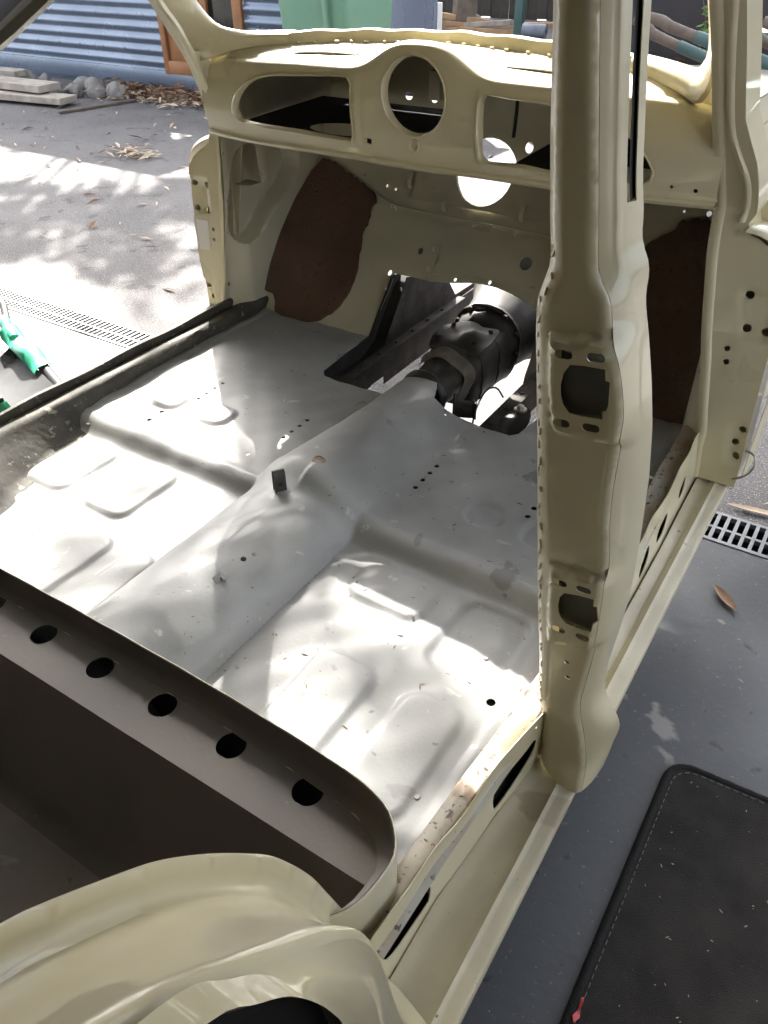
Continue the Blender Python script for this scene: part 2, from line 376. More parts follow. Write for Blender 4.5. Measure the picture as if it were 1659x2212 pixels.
for r_ in range(3):
    for q_ in range(14):
        x = -5.2 - q_*.30; z = .2287 + .088*(1 + 3*r_) if r_ < 3 else 0
        if sc0 is None:
            sc0 = lathe('sheet_screw', [(.0001, .006), (.006, .006), (.007, .003), (.011, .002), (.011, 0)], (0, 0, 0), (0, -1, 0), m_grate, shed, n=8); s_ = sc0
        else:
            s_ = bpy.data.objects.new('sheet_screw', sc0.data); COL.objects.link(s_); s_.parent = shed; s_.matrix_parent_inverse = Matrix.Translation(shed.location).inverted()
        s_.location = (x + random.uniform(-.01, .01), WY - .0135, z)
box('plinth_board', (-7.3, WY - .005, .105), (6.4, .03, .13), m_steelblue, shed, bev=.004)
box('plinth_board', (-3.38, WY + .0, .115), (1.34, .03, .11), m_steelblue, shed, bev=.004)
box('foundation_board', (-8.1, WY + .02, .022), (4.8, .03, .05), m_steelblue, shed, bev=.003)
box('back_wall', (-6.6, WY + .7, .62), (7.8, .06, 1.16), m_steelblue, shed, bev=.01)
box('side_wall', (-2.73, WY + .35, .66), (.05, .64, 1.05), m_steelblue, shed, bev=.01)
loft('roof', [[(-10.6, WY - .05, 2.22), (-5.1, WY - .05, 2.22), (-4.9, WY - .05, 1.4), (-2.65, WY - .05, 1.22)], [(-10.6, WY + .75, 2.26), (-5.1, WY + .75, 2.26), (-4.9, WY + .75, 1.45), (-2.65, WY + .75, 1.27)]], m_steelblue, shed, th=.03)
dr = box('door', (-4.73, WY + .01, .72), (.56, .03, 1.1), m_timber_o, shed, bev=.003)
for (cx, cz, sx, sz) in ((-4.985, .70, .06, 1.1), (-4.47, .70, .07, 1.1), (-4.73, .205, .46, .10)):
    box('door_rail', (cx, WY - .018, cz), (sx, .03, sz), m_timber_o, dr, bev=.004)
box('door_panel', (-4.73, WY - .008, .72), (.40, .01, .9), m_timber_o, dr, bev=.003)
wn = box('window', (-4.31, WY + .01, .75), (.30, .02, 1.0), m_glassdark, shed, bev=.002)
for (cx, cz, sx, sz) in ((-4.115, .70, .095, 1.06), (-4.31, .215, .31, .07)):
    box('window_frame', (cx, WY - .012, cz), (sx, .035, sz), m_timber_o, wn, bev=.004)

# ---------------------------------------------------------------- fence and trees
fe = thing('paling_fence', (0, 12.4, 0), 'tall dark paling fence behind the timber pile', 'fence')
pm = None
for i in range(110):
    x = -9.5 + i * .15
    if pm is None:
        p = box('paling', (0, 0, 0), (.156, .014, 1.9), m_fence, fe, bev=.003, seg=1); pm = p.data
    else:
        p = bpy.data.objects.new('paling', pm); COL.objects.link(p); p.parent = fe; p.matrix_parent_inverse = Matrix.Translation(fe.location).inverted()
    p.location = (x, 12.4 + (.009 if i % 2 else -.009), .95 + random.uniform(-.03, .02)); p.rotation_euler.y = random.uniform(-.006, .006)
for z in (.4, 1.45): box('fence_rail', (-1.3, 12.44, z), (16.6, .04, .09), m_fence, fe, bev=.003)

def leaf_crown(name, blobs, n, ls, mtl, parent, seed):
    rnd = random.Random(seed); V = []; F = []
    for _ in range(n):
        c, r = rnd.choice(blobs)
        while True:
            d = Vector((rnd.uniform(-1, 1), rnd.uniform(-1, 1), rnd.uniform(-1, 1)))
            if .25 < d.length < 1: break
        p = Vector(c) + Vector((d.x*r[0], d.y*r[1], d.z*r[2]))
        ax = Vector((rnd.gauss(0, 1), rnd.gauss(0, 1), rnd.gauss(-.8, .7))).normalized(); sd = ax.orthogonal().normalized()
        sd = (Matrix.Rotation(rnd.uniform(0, 6.28), 3, ax) @ sd); l = ls * rnd.uniform(.7, 1.4); wd = l * .22; k = len(V)
        up = ax.cross(sd) * l * .05
        V += [p, p + ax*l*.5 + sd*wd + up, p + ax*l, p + ax*l*.5 - sd*wd + up]; F += [(k, k+1, k+2), (k, k+2, k+3)]
    return finish(name, V, F, mtl, parent, False)
def tree(loc, h, blobs, n, ls, label, seed, group=None):
    t = thing('gum_tree', loc, label, 'tree', group); x, y, z = loc
    rnd = random.Random(seed + 50)
    path = [(x, y, -.1), (x + .05, y, h*.3), (x - .06, y + .08, h*.6), (x + .05, y, h*.95)]
    V, F = tube_geo(spline(path, 12), [lerp(.16, .05, i/11) for i in range(12)], 10)
    for c, r in blobs:
        p0 = Vector((x, y, min(h*.6, c[2]*.7))); v2, f2 = tube_geo(spline([p0, (p0 + Vector(c))/2 + Vector((0, 0, .2)), c], 7), [lerp(.06, .012, i/6) for i in range(7)], 6)
        k = len(V); V += v2; F += [tuple(i + k for i in f) for f in f2]
    finish('trunk', V, F, m_bark, t); leaf_crown('crown', blobs, n, ls, m_green, t, seed)
    return t
def qb(qx, qy, h, r): return ((qx - .93*h, qy + .93*h, h), r)      # a clump placed by where its shade falls
tree((-9.2, 9.6, 0), 4.6, [qb(-3.35, 2.62, 5.0, (.42, .22, .3)), qb(-2.75, 2.85, 5.2, (.4, .2, .3)), qb(-2.35, 3.2, 5.5, (.4, .2, .3)), qb(-2.15, 2.4, 4.8, (.45, .22, .3)), qb(-2.9, 2.25, 4.8, (.35, .2, .3)), qb(-5.2, 3.4, 5.4, (.9, .7, .6)), qb(-4.6, 4.2, 5.8, (.9, .7, .6))], 1150, .19, 'slender gum tree behind the corrugated shed', 3)
tree((-4.2, 9.6, 0), 5.0, [qb(1.2, 1.75, 5.0, (.5, .35, .4)), qb(1.9, 2.2, 5.3, (.8, .6, .5)), qb(1.0, 2.9, 5.2, (.6, .6, .5)), qb(1.3, 4.2, 5.6, (.9, .8, .6)), qb(.75, 2.2, 5.0, (.35, .4, .4)), qb(1.5, 1.35, 4.9, (.7, .22, .3)), qb(.3, 4.6, 5.5, (.8, .6, .5))], 5200, .24, 'broad gum tree added to shade the ground right of the car', 5)  # crown added to throw shade right of the car
tree((-8.2, 10.4, 0), 7.5, [qb(-.12, .40, 8.4, (.34, .32, .30)), qb(.10, .80, 8.0, (.30, .30, .30)), qb(.70, .28, 8.8, (.36, .24, .30)), qb(-.05, 1.1, 8.2, (.30, .24, .25)), qb(-1.3, 1.8, 8.3, (.5, .5, .4)), qb(.42, .30, 8.2, (.22, .24, .25))], 500, .15, 'tall sparse gum tree added behind the shed to filter the sun', 8)  # thin crown added to weaken the sun on the car floor
for k, (x, y, h) in enumerate(((-4.6, 14.2, 6.0), (-1.2, 14.6, 6.6), (2.6, 14.0, 6.2), (-8.4, 14.4, 6.4))):
    tree((x, y, 0), h*.7, [((x + random.uniform(-1, 1), y + random.uniform(-.7, .7), h*random.uniform(.42, 1)), (random.uniform(.8, 1.3), random.uniform(.7, 1.1), random.uniform(.6, 1.1))) for _ in range(9)], 9000, .30, ['leafy tree behind the fence above the timber pile', 'leafy tree behind the fence left of the dark tank', 'leafy tree behind the fence at the far right', 'leafy tree behind the fence at the far left'][k], 11 + k)

# ================================================================== CAR BODY
car = thing('car_body', (0, .8, 0), 'stripped cream vintage car body shell with bare grey floor in the garage', 'car')
rot_h = lambda cx, cy, r: circ(cx, cy, r, 10)

# ---- floor pan ---------------------------------------------------
ZR, ZF = .325, .35
PADS = [(-.315, -.185, .47, .685, 1), (-.145, -.075, .47, .685, 1), (.30, .41, .47, .68, 1), (.462, .56, .47, .682, 1),
        (-.355, -.235, .73, .905, 1), (-.535, -.41, .73, .905, 1), (.445, .57, .735, .905, -1), (.25, .40, .80, .895, 1),
        (.335, .412, 1.065, 1.14, -1), (.455, .545, 1.06, 1.14, -1), (-.36, -.275, 1.065, 1.145, 1), (-.50, -.42, 1.065, 1.145, 1), (.47, .57, 1.20, 1.27, -1)]
def rr(x, y, p):   # signed inside distance of a rounded rectangle
    x0, x1, y0, y1, _ = p; r = .03; cx, cy = (x0+x1)/2, (y0+y1)/2; hx, hy = (x1-x0)/2 - r, (y1-y0)/2 - r
    qx, qy = abs(x-cx) - hx, abs(y-cy) - hy
    return -(math.hypot(max(qx, 0), max(qy, 0)) + min(max(qx, qy), 0) - r)
TCX = .035
def smax(a, b, k):
    h = max(k - abs(a - b), 0) / k; return max(a, b) + h*h*k*.25
def floor_z(x, y):
    z = lerp(ZR, ZF, sm(.915, .950, y)) + .004 * math.exp(-((y - .962) / .012)**2)
    # tunnel: steep on the left, long soft flank on the right
    f_ = sm(.95, 1.30, y); dx_ = x - lerp(.060, .036, f_); top = interp(y, [.4, .95, 1.15, 1.42], [.081, .078, .060, .042])
    if dx_ < 0:
        wl = lerp(.128, .075, f_); e = 1 - (dx_/wl)**2; t_ = top * math.sqrt(e) if e > 0 else 0
        z = smax(z, lerp(ZR, ZF, sm(.90, 1.0, y)) - .006 + t_ + (.006 if e > 0 else 0)*math.sqrt(max(e, 0)), .022)
    else:
        e = 1 - (dx_/.122)**2; zb_ = lerp(ZR, ZF, sm(.90, 1.0, y))
        za = smax(z, zb_ - .004 + (top + .004) * math.sqrt(e) if e > 0 else 0, .034)
        zc_ = z + top * (math.cos(math.pi * clamp(dx_/.165))*.5 + .5)**.9
        z = lerp(za, zc_, sm(.84, 1.05, y))
    z += .004 * math.exp(-((y - .975)/.03)**2) * (1 - sm(.05, .26, abs(x - .05)))
    for p in PADS:
        d = rr(x, y, p)
        if d > -.004: z += p[4] * .0062 * sm(-.004, .0065, d)
    z += .0012 * math.sin(x*31 + 1) * math.sin(y*27) + .0008 * math.sin(x*77) * math.sin(y*63 + 2)
    # edge flange lifts slightly to the sills
    z += .004 * sm(.585, .60, abs(x))
    return z
fo = [(-.61, .42), (.645, .42), (.645, 1.64), (.312, 1.64), (.312, 1.47), (.305, 1.402), (.291, 1.384), (.247, 1.383), (.197, 1.388), (.13, 1.382), (.095, 1.392), (.082, 1.425), (.068, 1.452), (.045, 1.466), (.02, 1.466), (-.005, 1.455), (-.025, 1.425), (-.04, 1.392), (-.168, 1.387), (-.22, 1.393), (-.238, 1.415), (-.247, 1.523), (-.25, 1.64), (-.61, 1.64)]
fh = [rot_h(-.126, 1.112 + .0287*i, .0052) for i in range(4)] + [rot_h(.2145, 1.108 + .029*i, .0055) for i in range(4)]
fh += [rot_h(-.409, 1.143 + .0285*i, .005) for i in range(4)] + [rot_h(.446, 1.139 + .029*i, .006) for i in range(2)]
fh += [rot_h(-.436, 1.01, .006), rot_h(-.437, 1.05, .006), rot_h(.578, .721, .0075), rot_h(-.149, 1.018, .004), rot_h(-.56, .86, .005), rot_h(.235, 1.37, .003), rot_h(.14, 1.365, .003)]
floor = sheet('floor_pan', fo, fh, lambda x, y: (x, y, floor_z(x, y)), .0062, m_primer, car, th=.0014, ang=60)

for x_, y_, sx, sy in ((-.126, 1.155, .05, .16), (.2145, 1.15, .05, .16), (-.409, 1.185, .05, .16), (.446, 1.15, .05, .12), (-.436, 1.03, .05, .10), (.578, .721, .03, .05)):
    box('hole_shade_box', (x_ - .012, y_, .335 if y_ > .95 else .312), (sx + .05, sy, .012), m_blackflat, floor, bev=.003)  # added black boxes that make the floor holes read dark
# ---- toe board and bulkhead --------------------------------------
FZ = [.30, .345, .45, .55, .65, .70, .85, 1.1]; FY = [1.60, 1.63, 1.74, 1.83, 1.90, 1.93, 1.96, 1.99]
def fw_y(x, z):
    s = clamp((abs(x) - .42) / .2); k = math.sin(math.pi * clamp((z - .345) / .365))
    y = sum(interp(z + d, FZ, FY) for d in (-.03, -.015, 0, .015, .03)) / 5
    y -= .10 * k * s * s
    # ribs and pressings
    y -= .006 * (sm(.640, .655, z) - sm(.735, .75, z)) * (1 if -.25 < x < .6 else sm(-.30, -.25, x))
    y += .010 * sm(.735, .75, z)
    y -= .004 * math.exp(-((z - .63) / .006)**2)
    return y + .001 * math.sin(x*23) * math.sin(z*31)
fwo = [(-.63, .343), (-.25, .343), (-.2475, .453), (-.249, .486), (-.19, .487), (-.134, .4865), (-.073, .493), (-.03, .500), (.011, .503), (.05, .502), (.084, .498), (.13, .489), (.168, .478), (.22, .458), (.27, .425), (.30, .385), (.312, .343), (.63, .343), (.63, 1.0), (-.63, 1.0)]
fwh = [circ(-.073, .735, .080, 28, .076), circ(.103, .560, .0165, 14, .0145), rot_h(-.197, .543, .008)]
for x, z, r in ((-.066, .629, .003), (-.067, .616, .005), (-.013, .612, .005), (.052, .612, .005), (-.07, .500, .0042), (.026, .509, .0042), (.14, .556, .0035), (-.265, .485, .006), (-.255, .452, .004), (.16, .494, .004), (-.325, .625, .003), (-.31, .622, .004), (-.36, .668, .0035), (-.33, .664, .0035), (.495, .719, .006), (.44, .716, .003), (.35, .60, .004), (.34, .61, .003)):
    fwh.append(rot_h(x, z, r))
# lamp and duct holes in the upper bulkhead seen through the dash openings
fwh += [circ(-.330, .884, .011, 12, .009), circ(-.253, .884, .010, 12, .010), circ(.029, .80, .011, 12, .013), circ(.267, .843, .016, 12), circ(.305, .838, .007, 10)]
fw = sheet('bulkhead', fwo, fwh, lambda x, z: (x, fw_y(x, z), z), .013, m_cream_in, car, th=.0014, ang=45)
sheet('hole_shade_backing', [(-.28, .508), (-.1, .512), (.0, .522), (.09, .518), (.16, .50), (.30, .50), (.45, .60), (.45, .64), (-.34, .64), (-.34, .60)], [], lambda x, z: (x, fw_y(x, z) + .02, z), .05, m_blackflat, car, th=.004)  # added black backing so the bulkhead holes read as shade
def fw_pt(x, z, off=0): return Vector((x, fw_y(x, z) - off, z))
# grey overspray strip of the toe board edge
def patch(name, poly, mtl, th=.002, off=.003, holes=(), step=.012): return sheet(name, poly, list(holes), lambda x, z: (x, fw_y(x, z) - off, z), step, mtl, car, th=th, ang=45)
cp = patch('cover_plate', [(-.235, .505), (-.142, .503), (-.146, .566), (-.225, .572), (-.24, .545)], m_cream_in, th=.002, off=.003, holes=[circ(-.197, .543, .008, 10)])
for x, z in ((-.157, .553), (-.155, .511)):
    lathe('bolt', [(0, .009), (.006, .009), (.006, .004), (.0085, .004), (.0085, 0)], fw_pt(x, z, .003), (0, -1, .3), m_cream_in, cp, n=6)
patch('heater_panel', [(-.268, .653), (.33, .653), (.33, .742), (.02, .742)] + [(-.073 + .093*math.cos(a), .735 + .088*math.sin(a)) for a in ()] + [(-.275, .738)], m_cream_in, th=.0025, off=.007, holes=[circ(-.073, .7345, .0795, 28, .0745)] if False else [[(q[0], min(q[1], .7415)) for q in circ(-.073, .735, .0795, 28, .0755) if q[1] < .7415]])
tb = patch('tunnel_cover_flange', [(-.138, .5045), (-.073, .507), (0, .516), (.09, .511), (.17, .492), (.24, .466), (.30, .41), (.335, .40), (.30, .455), (.25, .50), (.19, .535), (.15, .575), (.09, .588), (.06, .572), (.035, .567), (-.138, .566)], m_cream_in, th=.002, off=.003, holes=[circ(.103, .560, .0165, 14, .0145), circ(-.07, .5085, .001, 6)])
for x, z in ((-.164, .653), (.058, .657), (-.285, .69), (.33, .693)):
    c = fw_pt(x, z, .004)
    cl = loft('clip', [[c + Vector((dx, -.002 - .010*math.sin(t*2.6), .020 - .036*t)) for dx in (-.006, .006)] for t in [i/8 for i in range(9)]], m_cream_in, car, th=.0015)

# insulation pads
padL = [(max(-.612, x), z) for x, z in T['padL']]
def pad_fn(x, z): return (x, fw_y(x, z) - .012 - .0025*math.sin(x*40)*math.sin(z*35) - .001*math.sin(x*130 + z*90), z)
tag(sheet('insulation_pad', [(p.x, p.y) for p in [q + Vector((random.uniform(-.0022, .0022), random.uniform(-.0022, .0022), 0)) for q in spline([(x, z, 0) for x, z in padL], 110, closed=True)]], [], pad_fn, .012, m_felt, car, th=.011), 'brown felt pad glued to the left toe board')
pr = [tuple(p) for p in T['padR']] + [(.52, .712), (.605, .705), (.612, .60), (.618, .45), (.612, .36)] + [tuple(p) for p in T['padRc']] + [(.42, .40), (.395, .48), (.383, .56), (.375, .61)]
tag(sheet('insulation_pad', [(q.x + random.uniform(-.0025, .0025), q.y + random.uniform(-.0025, .0025)) for q in resample([(a, b, 0) for a, b in pr + pr[:1]], 100)[:-1]], [], pad_fn, .012, m_felt, car, th=.011), 'brown felt pad glued to the right toe board')

# kick panels
KR = [(1.661, .804), (1.597, .798), (1.558, .768), (1.541, .707), (1.532, .629), (1.545, .586), (1.584, .559), (1.638, .563), (1.711, .616), (1.784, .656), (1.834, .702), (1.839, .743), (1.809, .776), (1.739, .80)]
KRs = [(p.x, p.y) for p in spline([(a, b, 0) for a, b in KR], 48, closed=True)]
for s in (-1, 1):
    kx = lambda z: interp(z, [.30, .41, .485, .559, .628, .7075, .77, .81, .87], [.658, .653, .639, .626, .613, .603, .597, .594, .588])
    ko = [(1.522, .345), (1.70, .345), (1.80, .45), (1.95, .60), (1.98, .87), (1.522, .87)]
    kh = [] if s > 0 else [rot_h(1.529, .80, .003), rot_h(1.534, .685, .004), rot_h(1.535, .655, .002), rot_h(1.531, .60, .002), rot_h(1.53, .49, .002), rot_h(1.535, .455, .004)]
    sheet('kick_panel', ko, kh, lambda y, z, s=s: (s * (lerp(kx(z), .607, sm(1.53, 1.60, y)) + .050 * relief((y, z), KRs, .015)), y, z), .006, m_cream_in, car, th=.0014, ang=50)
box('kick_strap', (-.59, 1.665, .768), (.004, .040, .125), m_cream_in, car, rot=Euler((R_(7), 0, 0)), bev=.001)
box('kick_strap_foot', (-.612, 1.625, .706), (.05, .05, .003), m_cream_in, car, bev=.001)
lathe('strap_nut', [(0, .004), (.007, .004), (.009, .001), (.009, 0)], (-.5875, 1.66, .726), (1, 0, 0), m_cream_in, car, n=8)

# ---- dash --------------------------------------------------------
def hump(x): return .048 * math.exp(-(abs(x + .006) / .105)**3.2)
DB = .872
def dash_ft(x): return interp(abs(x), [0, .3, .5, .585], [.146, .143, .136, .118]) + hump(x)
def dash_y0(x): return 1.46 + .4 * max(abs(x) - .35, 0)**2 - .015*math.exp(-((abs(x) - .50)/.05)**2)*0
def dash_pt(x, v):
    """v: 0..1 face (z from DB to top), 1..2 roll and top towards the screen"""
    ft = dash_ft(x)
    y0 = dash_y0(x)
    if v <= 1:
        z = DB + v * ft; bulge = .012 * math.sin(math.pi * clamp(v)) * (1 if abs(x) > .14 else .4)
        return Vector((x, y0 - bulge - .006*hump(x)/.048*sm(.3, .8, v), z))
    t = v - 1; r = .024
    if t < .35:
        a = t / .35 * math.pi / 2 * .92
        return Vector((x, y0 + r * (1 - math.cos(a)), DB + ft + r * math.sin(a) * .45))
    k = (t - .35) / .65
    yb = screen_y(x) + .004
    zt = DB + ft + r * .45; ze = screen_z(x) - .018 + .3*hump(x)*0
    return Vector((x, lerp(y0 + r*.93, yb, k), lerp(zt, ze, k**.9) ))
def screen_y(x): return interp(abs(x), [0, .15, .3, .45, .53], [1.60, 1.594, 1.57, 1.52, 1.485])
def screen_z(x): return interp(abs(x), [0, .2, .4, .5, .56], [1.076, 1.072, 1.063, 1.056, 1.05])
def to_v(x, z): return (z - DB) / dash_ft(x)
def dh(poly): return [(x, to_v(x, z)) for x, z in poly]
dL = [(p.x, p.y) for p in spline([(x, z, 0) for x, z in T['dhL']], 44, closed=True)]
dRp = [tuple(p) for p in T['dhR']] + [(.36, .985)] + [tuple(p) for p in T['dhR2']] + [(.36, .881)] + [tuple(p) for p in T['dhR3']]
dR = [(p.x, p.y) for p in spline([(x, z, 0) for x, z in dRp], 44, closed=True)]
dial = circ(-.006, .985, .0705, 36)
sq = [(-.1215, .889), (-.110, .887), (-.109, .897), (-.120, .899)]
V0 = -.06
dout = []
for i in range(60): dout.append((lerp(-.585, .585, i/59), V0))
for i in range(60): dout.append((lerp(.585, -.585, i/59), 1.995))
VS = .16   # v scale so the 2-D triangulation sees near-metric units
def dsh(pl): return [(x, v * VS) for x, v in pl]
dash = sheet('dashboard', dsh(dout), [dsh(dh(dL)), dsh(dh(dR)), dsh(dh(dial)), dsh(dh(sq)), dsh(dh(circ(.55, .882, .004, 8))), dsh(dh(circ(.51, .885, .003, 8)))], lambda x, u: dash_pt(x, u / VS), .0085, m_cream, car, th=.002, ang=48)
# turned lips round the openings
def lip(poly, depth, inset, name='opening_lip'):
    c = Vector((sum(p[0] for p in poly)/len(poly), sum(p[1] for p in poly)/len(poly)))
    rows = []
    for t, off, ins in ((0, -.0025, -.004), (.3, -.004, -.0005), (.6, -.001, inset*.6), (1, depth, inset)):
        row = []
        for x, z in poly:
            d = (c - Vector((x, z))).normalized(); q = Vector((x, z)) + d * ins
            p = dash_pt(q.x, to_v(q.x, q.y)); row.append((p.x, p.y + off, p.z))
        rows.append(row)
    return loft(name, rows, m_cream, dash, closed=True, ang=60)
lip(dL, .016, .004); lip(dR, .016, .004); lip(dial, .014, .003)
# bottom edge turn-under flange and its pressed circle
loft('lower_flange', [[dash_pt(x, V0) + Vector((0, dy, dz)) for x in [lerp(-.585, .585, i/50) for i in range(51)]] for dy, dz in ((0, 0), (-.004, -.004), (-.002, -.009), (.012, -.012), (.03, -.012))], m_cream, dash, th=.0015, ang=60)
p = dash_pt(-.006, to_v(-.006, .896)); lathe('pressed_boss', [(.0125, -.001), (.0125, .003), (.0105, .0045), (.0085, .003), (.0075, .001), (0, .0015)], p, (0, -1, 0), m_cream, dash, n=20)
for x0, x1 in ((-.34, -.18), (.15, .33)):     # defroster slots pressed in the top
    rows = []
    for k in range(13):
        x = lerp(x0, x1, k/12); q = dash_pt(x, 1.62); hh = .003 * math.sin(math.pi * clamp(k/12, .04, .96))**.4
        rows.append([q + Vector((0, -.012, -.001)), q + Vector((0, -.009, hh)), q + Vector((0, .004, hh + .0005)), q + Vector((0, .012, .001))])
    loft('demister_vent', rows, m_cream, dash, ang=60)
# shelf and closing panel behind the dash, cable
def shelf_fn(x, y): return (x, y, .862 + .02*(y - 1.5))
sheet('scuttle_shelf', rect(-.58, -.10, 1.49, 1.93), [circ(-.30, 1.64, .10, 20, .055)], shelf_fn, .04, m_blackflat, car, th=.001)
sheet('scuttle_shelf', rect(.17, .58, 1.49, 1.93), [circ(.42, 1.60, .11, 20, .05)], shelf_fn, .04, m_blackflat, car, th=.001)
sheet('scuttle_top', rect(-.60, .60, 0, 1), [], lambda x, t: (x, lerp(screen_y(x) + .01, 1.985, t), lerp(screen_z(x) - .03, 1.0, t)), .08, m_blackflat, car, th=.002)  # coloured black in place of the shade behind the dash openings
for s in (-1, 1): sheet('scuttle_side', rect(1.56, 1.98, .86, .99), [], lambda y, z, s=s: (s*(.585 - .25*max(0, z - .95)), y, z), .05, m_cream_in, car, th=.002)
tube('cable', spline([(-.07, 1.66, 1.03), (-.075, 1.70, .97), (-.085, 1.74, .90), (-.10, 1.76, .86)], 12), .004, m_blackflat, car)
tube('cable', spline([(.13, 1.62, 1.03), (.12, 1.66, .96), (.10, 1.70, .88)], 12), .004, m_blackflat, car)
box('wiper_box', (-.11, 1.74, .96), (.03, .05, .06), m_cream_in, car, bev=.004)
box('switch_box', (.30, 1.70, .885), (.05, .06, .05), m_blackflat, car, bev=.004)

def Yp(z): return 1.52 - (.5 * (z - .85) if z > .85 else 0)
# ---- windscreen frame --------------------------------------------
def rail_row(x):
    y, z = screen_y(x), screen_z(x)
    return [(x, y - .004, z - .026), (x, y + .003, z - .020), (x, y + .010, z - .006), (x, y + .012, z), (x, y + .026, z + .002), (x, y + .030, z - .012)]
xs_ = [lerp(-.40, .40, i/60) for i in range(61)]
rail = [[Vector(p) + Vector((0, .0015*math.sin(x*90), .0012*math.sin(x*57 + 1))) for p in rail_row(x)] for x in xs_]
WS = {-1: ([(.38, 1.556, 1.0645), (.44, 1.534, 1.063), (.49, 1.505, 1.063), (.529, 1.484, 1.0714), (.5505, 1.472, 1.087), (.564, 1.462, 1.107), (.570, 1.453, 1.124), (.573, 1.42, 1.19), (.555, 1.36, 1.29), (.51, 1.30, 1.385), (.42, 1.285, 1.425), (.2, 1.30, 1.445), (0, 1.305, 1.45)],
            [(.38, 1.541, 1.044), (.44, 1.517, 1.040), (.50, 1.483, 1.030), (.548, 1.464, 1.018), (.572, 1.452, 1.010), (.588, 1.436, 1.040), (.602, 1.412, 1.085), (.606, 1.37, 1.16), (.588, 1.31, 1.27), (.55, 1.25, 1.37), (.45, 1.235, 1.44), (.2, 1.245, 1.475), (0, 1.25, 1.48)]),
      1: ([(.38, 1.556, 1.0645), (.43, 1.536, 1.061), (.475, 1.511, 1.057), (.504, 1.4925, 1.0545), (.5145, 1.4845, 1.063), (.5215, 1.478, 1.0755), (.524, 1.47, 1.09), (.522, 1.456, 1.119), (.516, 1.435, 1.16), (.505, 1.40, 1.23), (.485, 1.345, 1.31), (.45, 1.30, 1.385), (.38, 1.285, 1.425), (.2, 1.30, 1.445), (0, 1.305, 1.45)],
          [(.38, 1.541, 1.044), (.43, 1.521, 1.038), (.48, 1.492, 1.030), (.516, 1.468, 1.020), (.533, 1.454, 1.036), (.541, 1.441, 1.060), (.543, 1.428, 1.085), (.542, 1.41, 1.115), (.536, 1.385, 1.165), (.525, 1.35, 1.23), (.505, 1.295, 1.31), (.48, 1.25, 1.39), (.40, 1.235, 1.44), (.2, 1.245, 1.475), (0, 1.25, 1.48)])}
for s in (-1, 1):
    Oo, Bb = WS[s]; Oo = spline(Oo, 60); Bb = spline(Bb, 60); rows = []
    for o_, b_ in zip(Oo, Bb):
        mid = Vector((.0, -.006, .004))
        row = [b_ + Vector((.004, .012, -.006)), b_, b_.lerp(o_, .3) + mid*.8, b_.lerp(o_, .6) + mid, b_.lerp(o_, .85) + mid*.6, o_, o_ + Vector((-.002, .006, .003)), o_ + Vector((.004, .026, .002))]
        rows.append([Vector((s*q.x, q.y, q.z)) for q in row])
    loft('screen_pillar', rows, m_cream, car, th=.0015, ang=60)
# cheek between dash end, post and screen corner
for s in (-1, 1):
    X = .588 if s < 0 else .575
    rows = []
    for i in range(15):
        z = lerp(.86, 1.03, i/14); v = to_v(.575, z)
        d = dash_pt(.575, clamp(v, 0, 1)); xo = interp(z, [.86, .9, .96, 1.03], [.597, .583, .572, .567] if s < 0 else [.586, .578, .570, .560]); yo = Yp(z) - .001
        rows.append([Vector((s*lerp(d.x - .02, xo, t), lerp(d.y + .004, yo, t**1.4), z)) for t in (0, .25, .5, .75, 1)])
    loft('dash_cheek', rows, m_cream, car, th=.0015, ang=60)
loft('screen_rail', rail, m_cream, car, th=.0015, ang=60)

# ---- A posts -----------------------------------------------------
def Yp(z): return 1.52 - (.5 * (z - .85) if z > .85 else 0)
def edge(tr):
    pts = sorted([(z, x) for x, z in tr]); return [a for a, _ in pts], [b for _, b in pts]
iR = edge(T['apRi'] + T['apRi2']); iL = edge(T['apLi2'] + [[-.575, .90], [-.562, .96], [-.560, 1.01], [-.571, 1.08], [-.588, 1.129]])
oRl = [list(p) for p in T['apRo2'][2:]] + [[.745, .28]]
def post_sheet(name, outline, holes, recess, s):
    pads_, depth = recess
    def fn(x, z):
        y = Yp(z)
        for pl in pads_: y += depth * relief((x, z), pl, .010)
        return (x, y, z)
    return sheet(name, outline, holes, fn, .009, m_cream, car, th=.0016, ang=45, flip=False)
# right post: lower hinge face
zi = [.30, .338, .378, .409, .485, .559, .628, .7075, .7705, .8122, .86, .925, 1.025, 1.10, 1.166, 1.28, 1.38]
inR = [(interp(z, [.30, .338, .378, .409, .485, .559, .628, .7075, .7705, .8122, .8688, .9245, 1.0253, 1.0995, 1.1661, 1.28, 1.38], [.66, .656, .652, .652, .638, .625, .611, .5976, .5876, .5838, .58, .571, .5576, .5483, .538, .515, .49]), z) for z in zi]
ouR = [(.749, .30), (.7474, .3564), (.7426, .4475), (.7388, .53), (.735, .615), (.728, .70), (.715, .755), (.690, .79), (.6627, .8062), (.644, .812), (.640, .829), (.650, .8505), (.6435, .90), (.636, .9334), (.6183, .9745), (.606, 1.006), (.594, 1.10), (.584, 1.168), (.56, 1.28), (.53, 1.38)]
hR = T['apRh']
pads_R = [[(.672, .630), (.655, .700), (.663, .718), (.727, .722), (.733, .63), (.728, .618), (.69, .618)], [(.714, .358), (.702, .428), (.708, .446), (.742, .449), (.746, .36), (.73, .350)]]
postR = post_sheet('hinge_post', inR + ouR[::-1], [rot_h(hR[0][0], hR[0][1], .0085), rot_h(hR[1][0], hR[1][1], .0085), rot_h(hR[2][0], hR[2][1], .0085), rot_h(.725, .704, .0085), rot_h(hR[3][0], hR[3][1], .0075), rot_h(hR[4][0], hR[4][1], .0075), rot_h(hR[5][0], hR[5][1], .0075), rot_h(hR[6][0], hR[6][1], .006), rot_h(hR[7][0], hR[7][1], .006)], (pads_R, .006), 1)
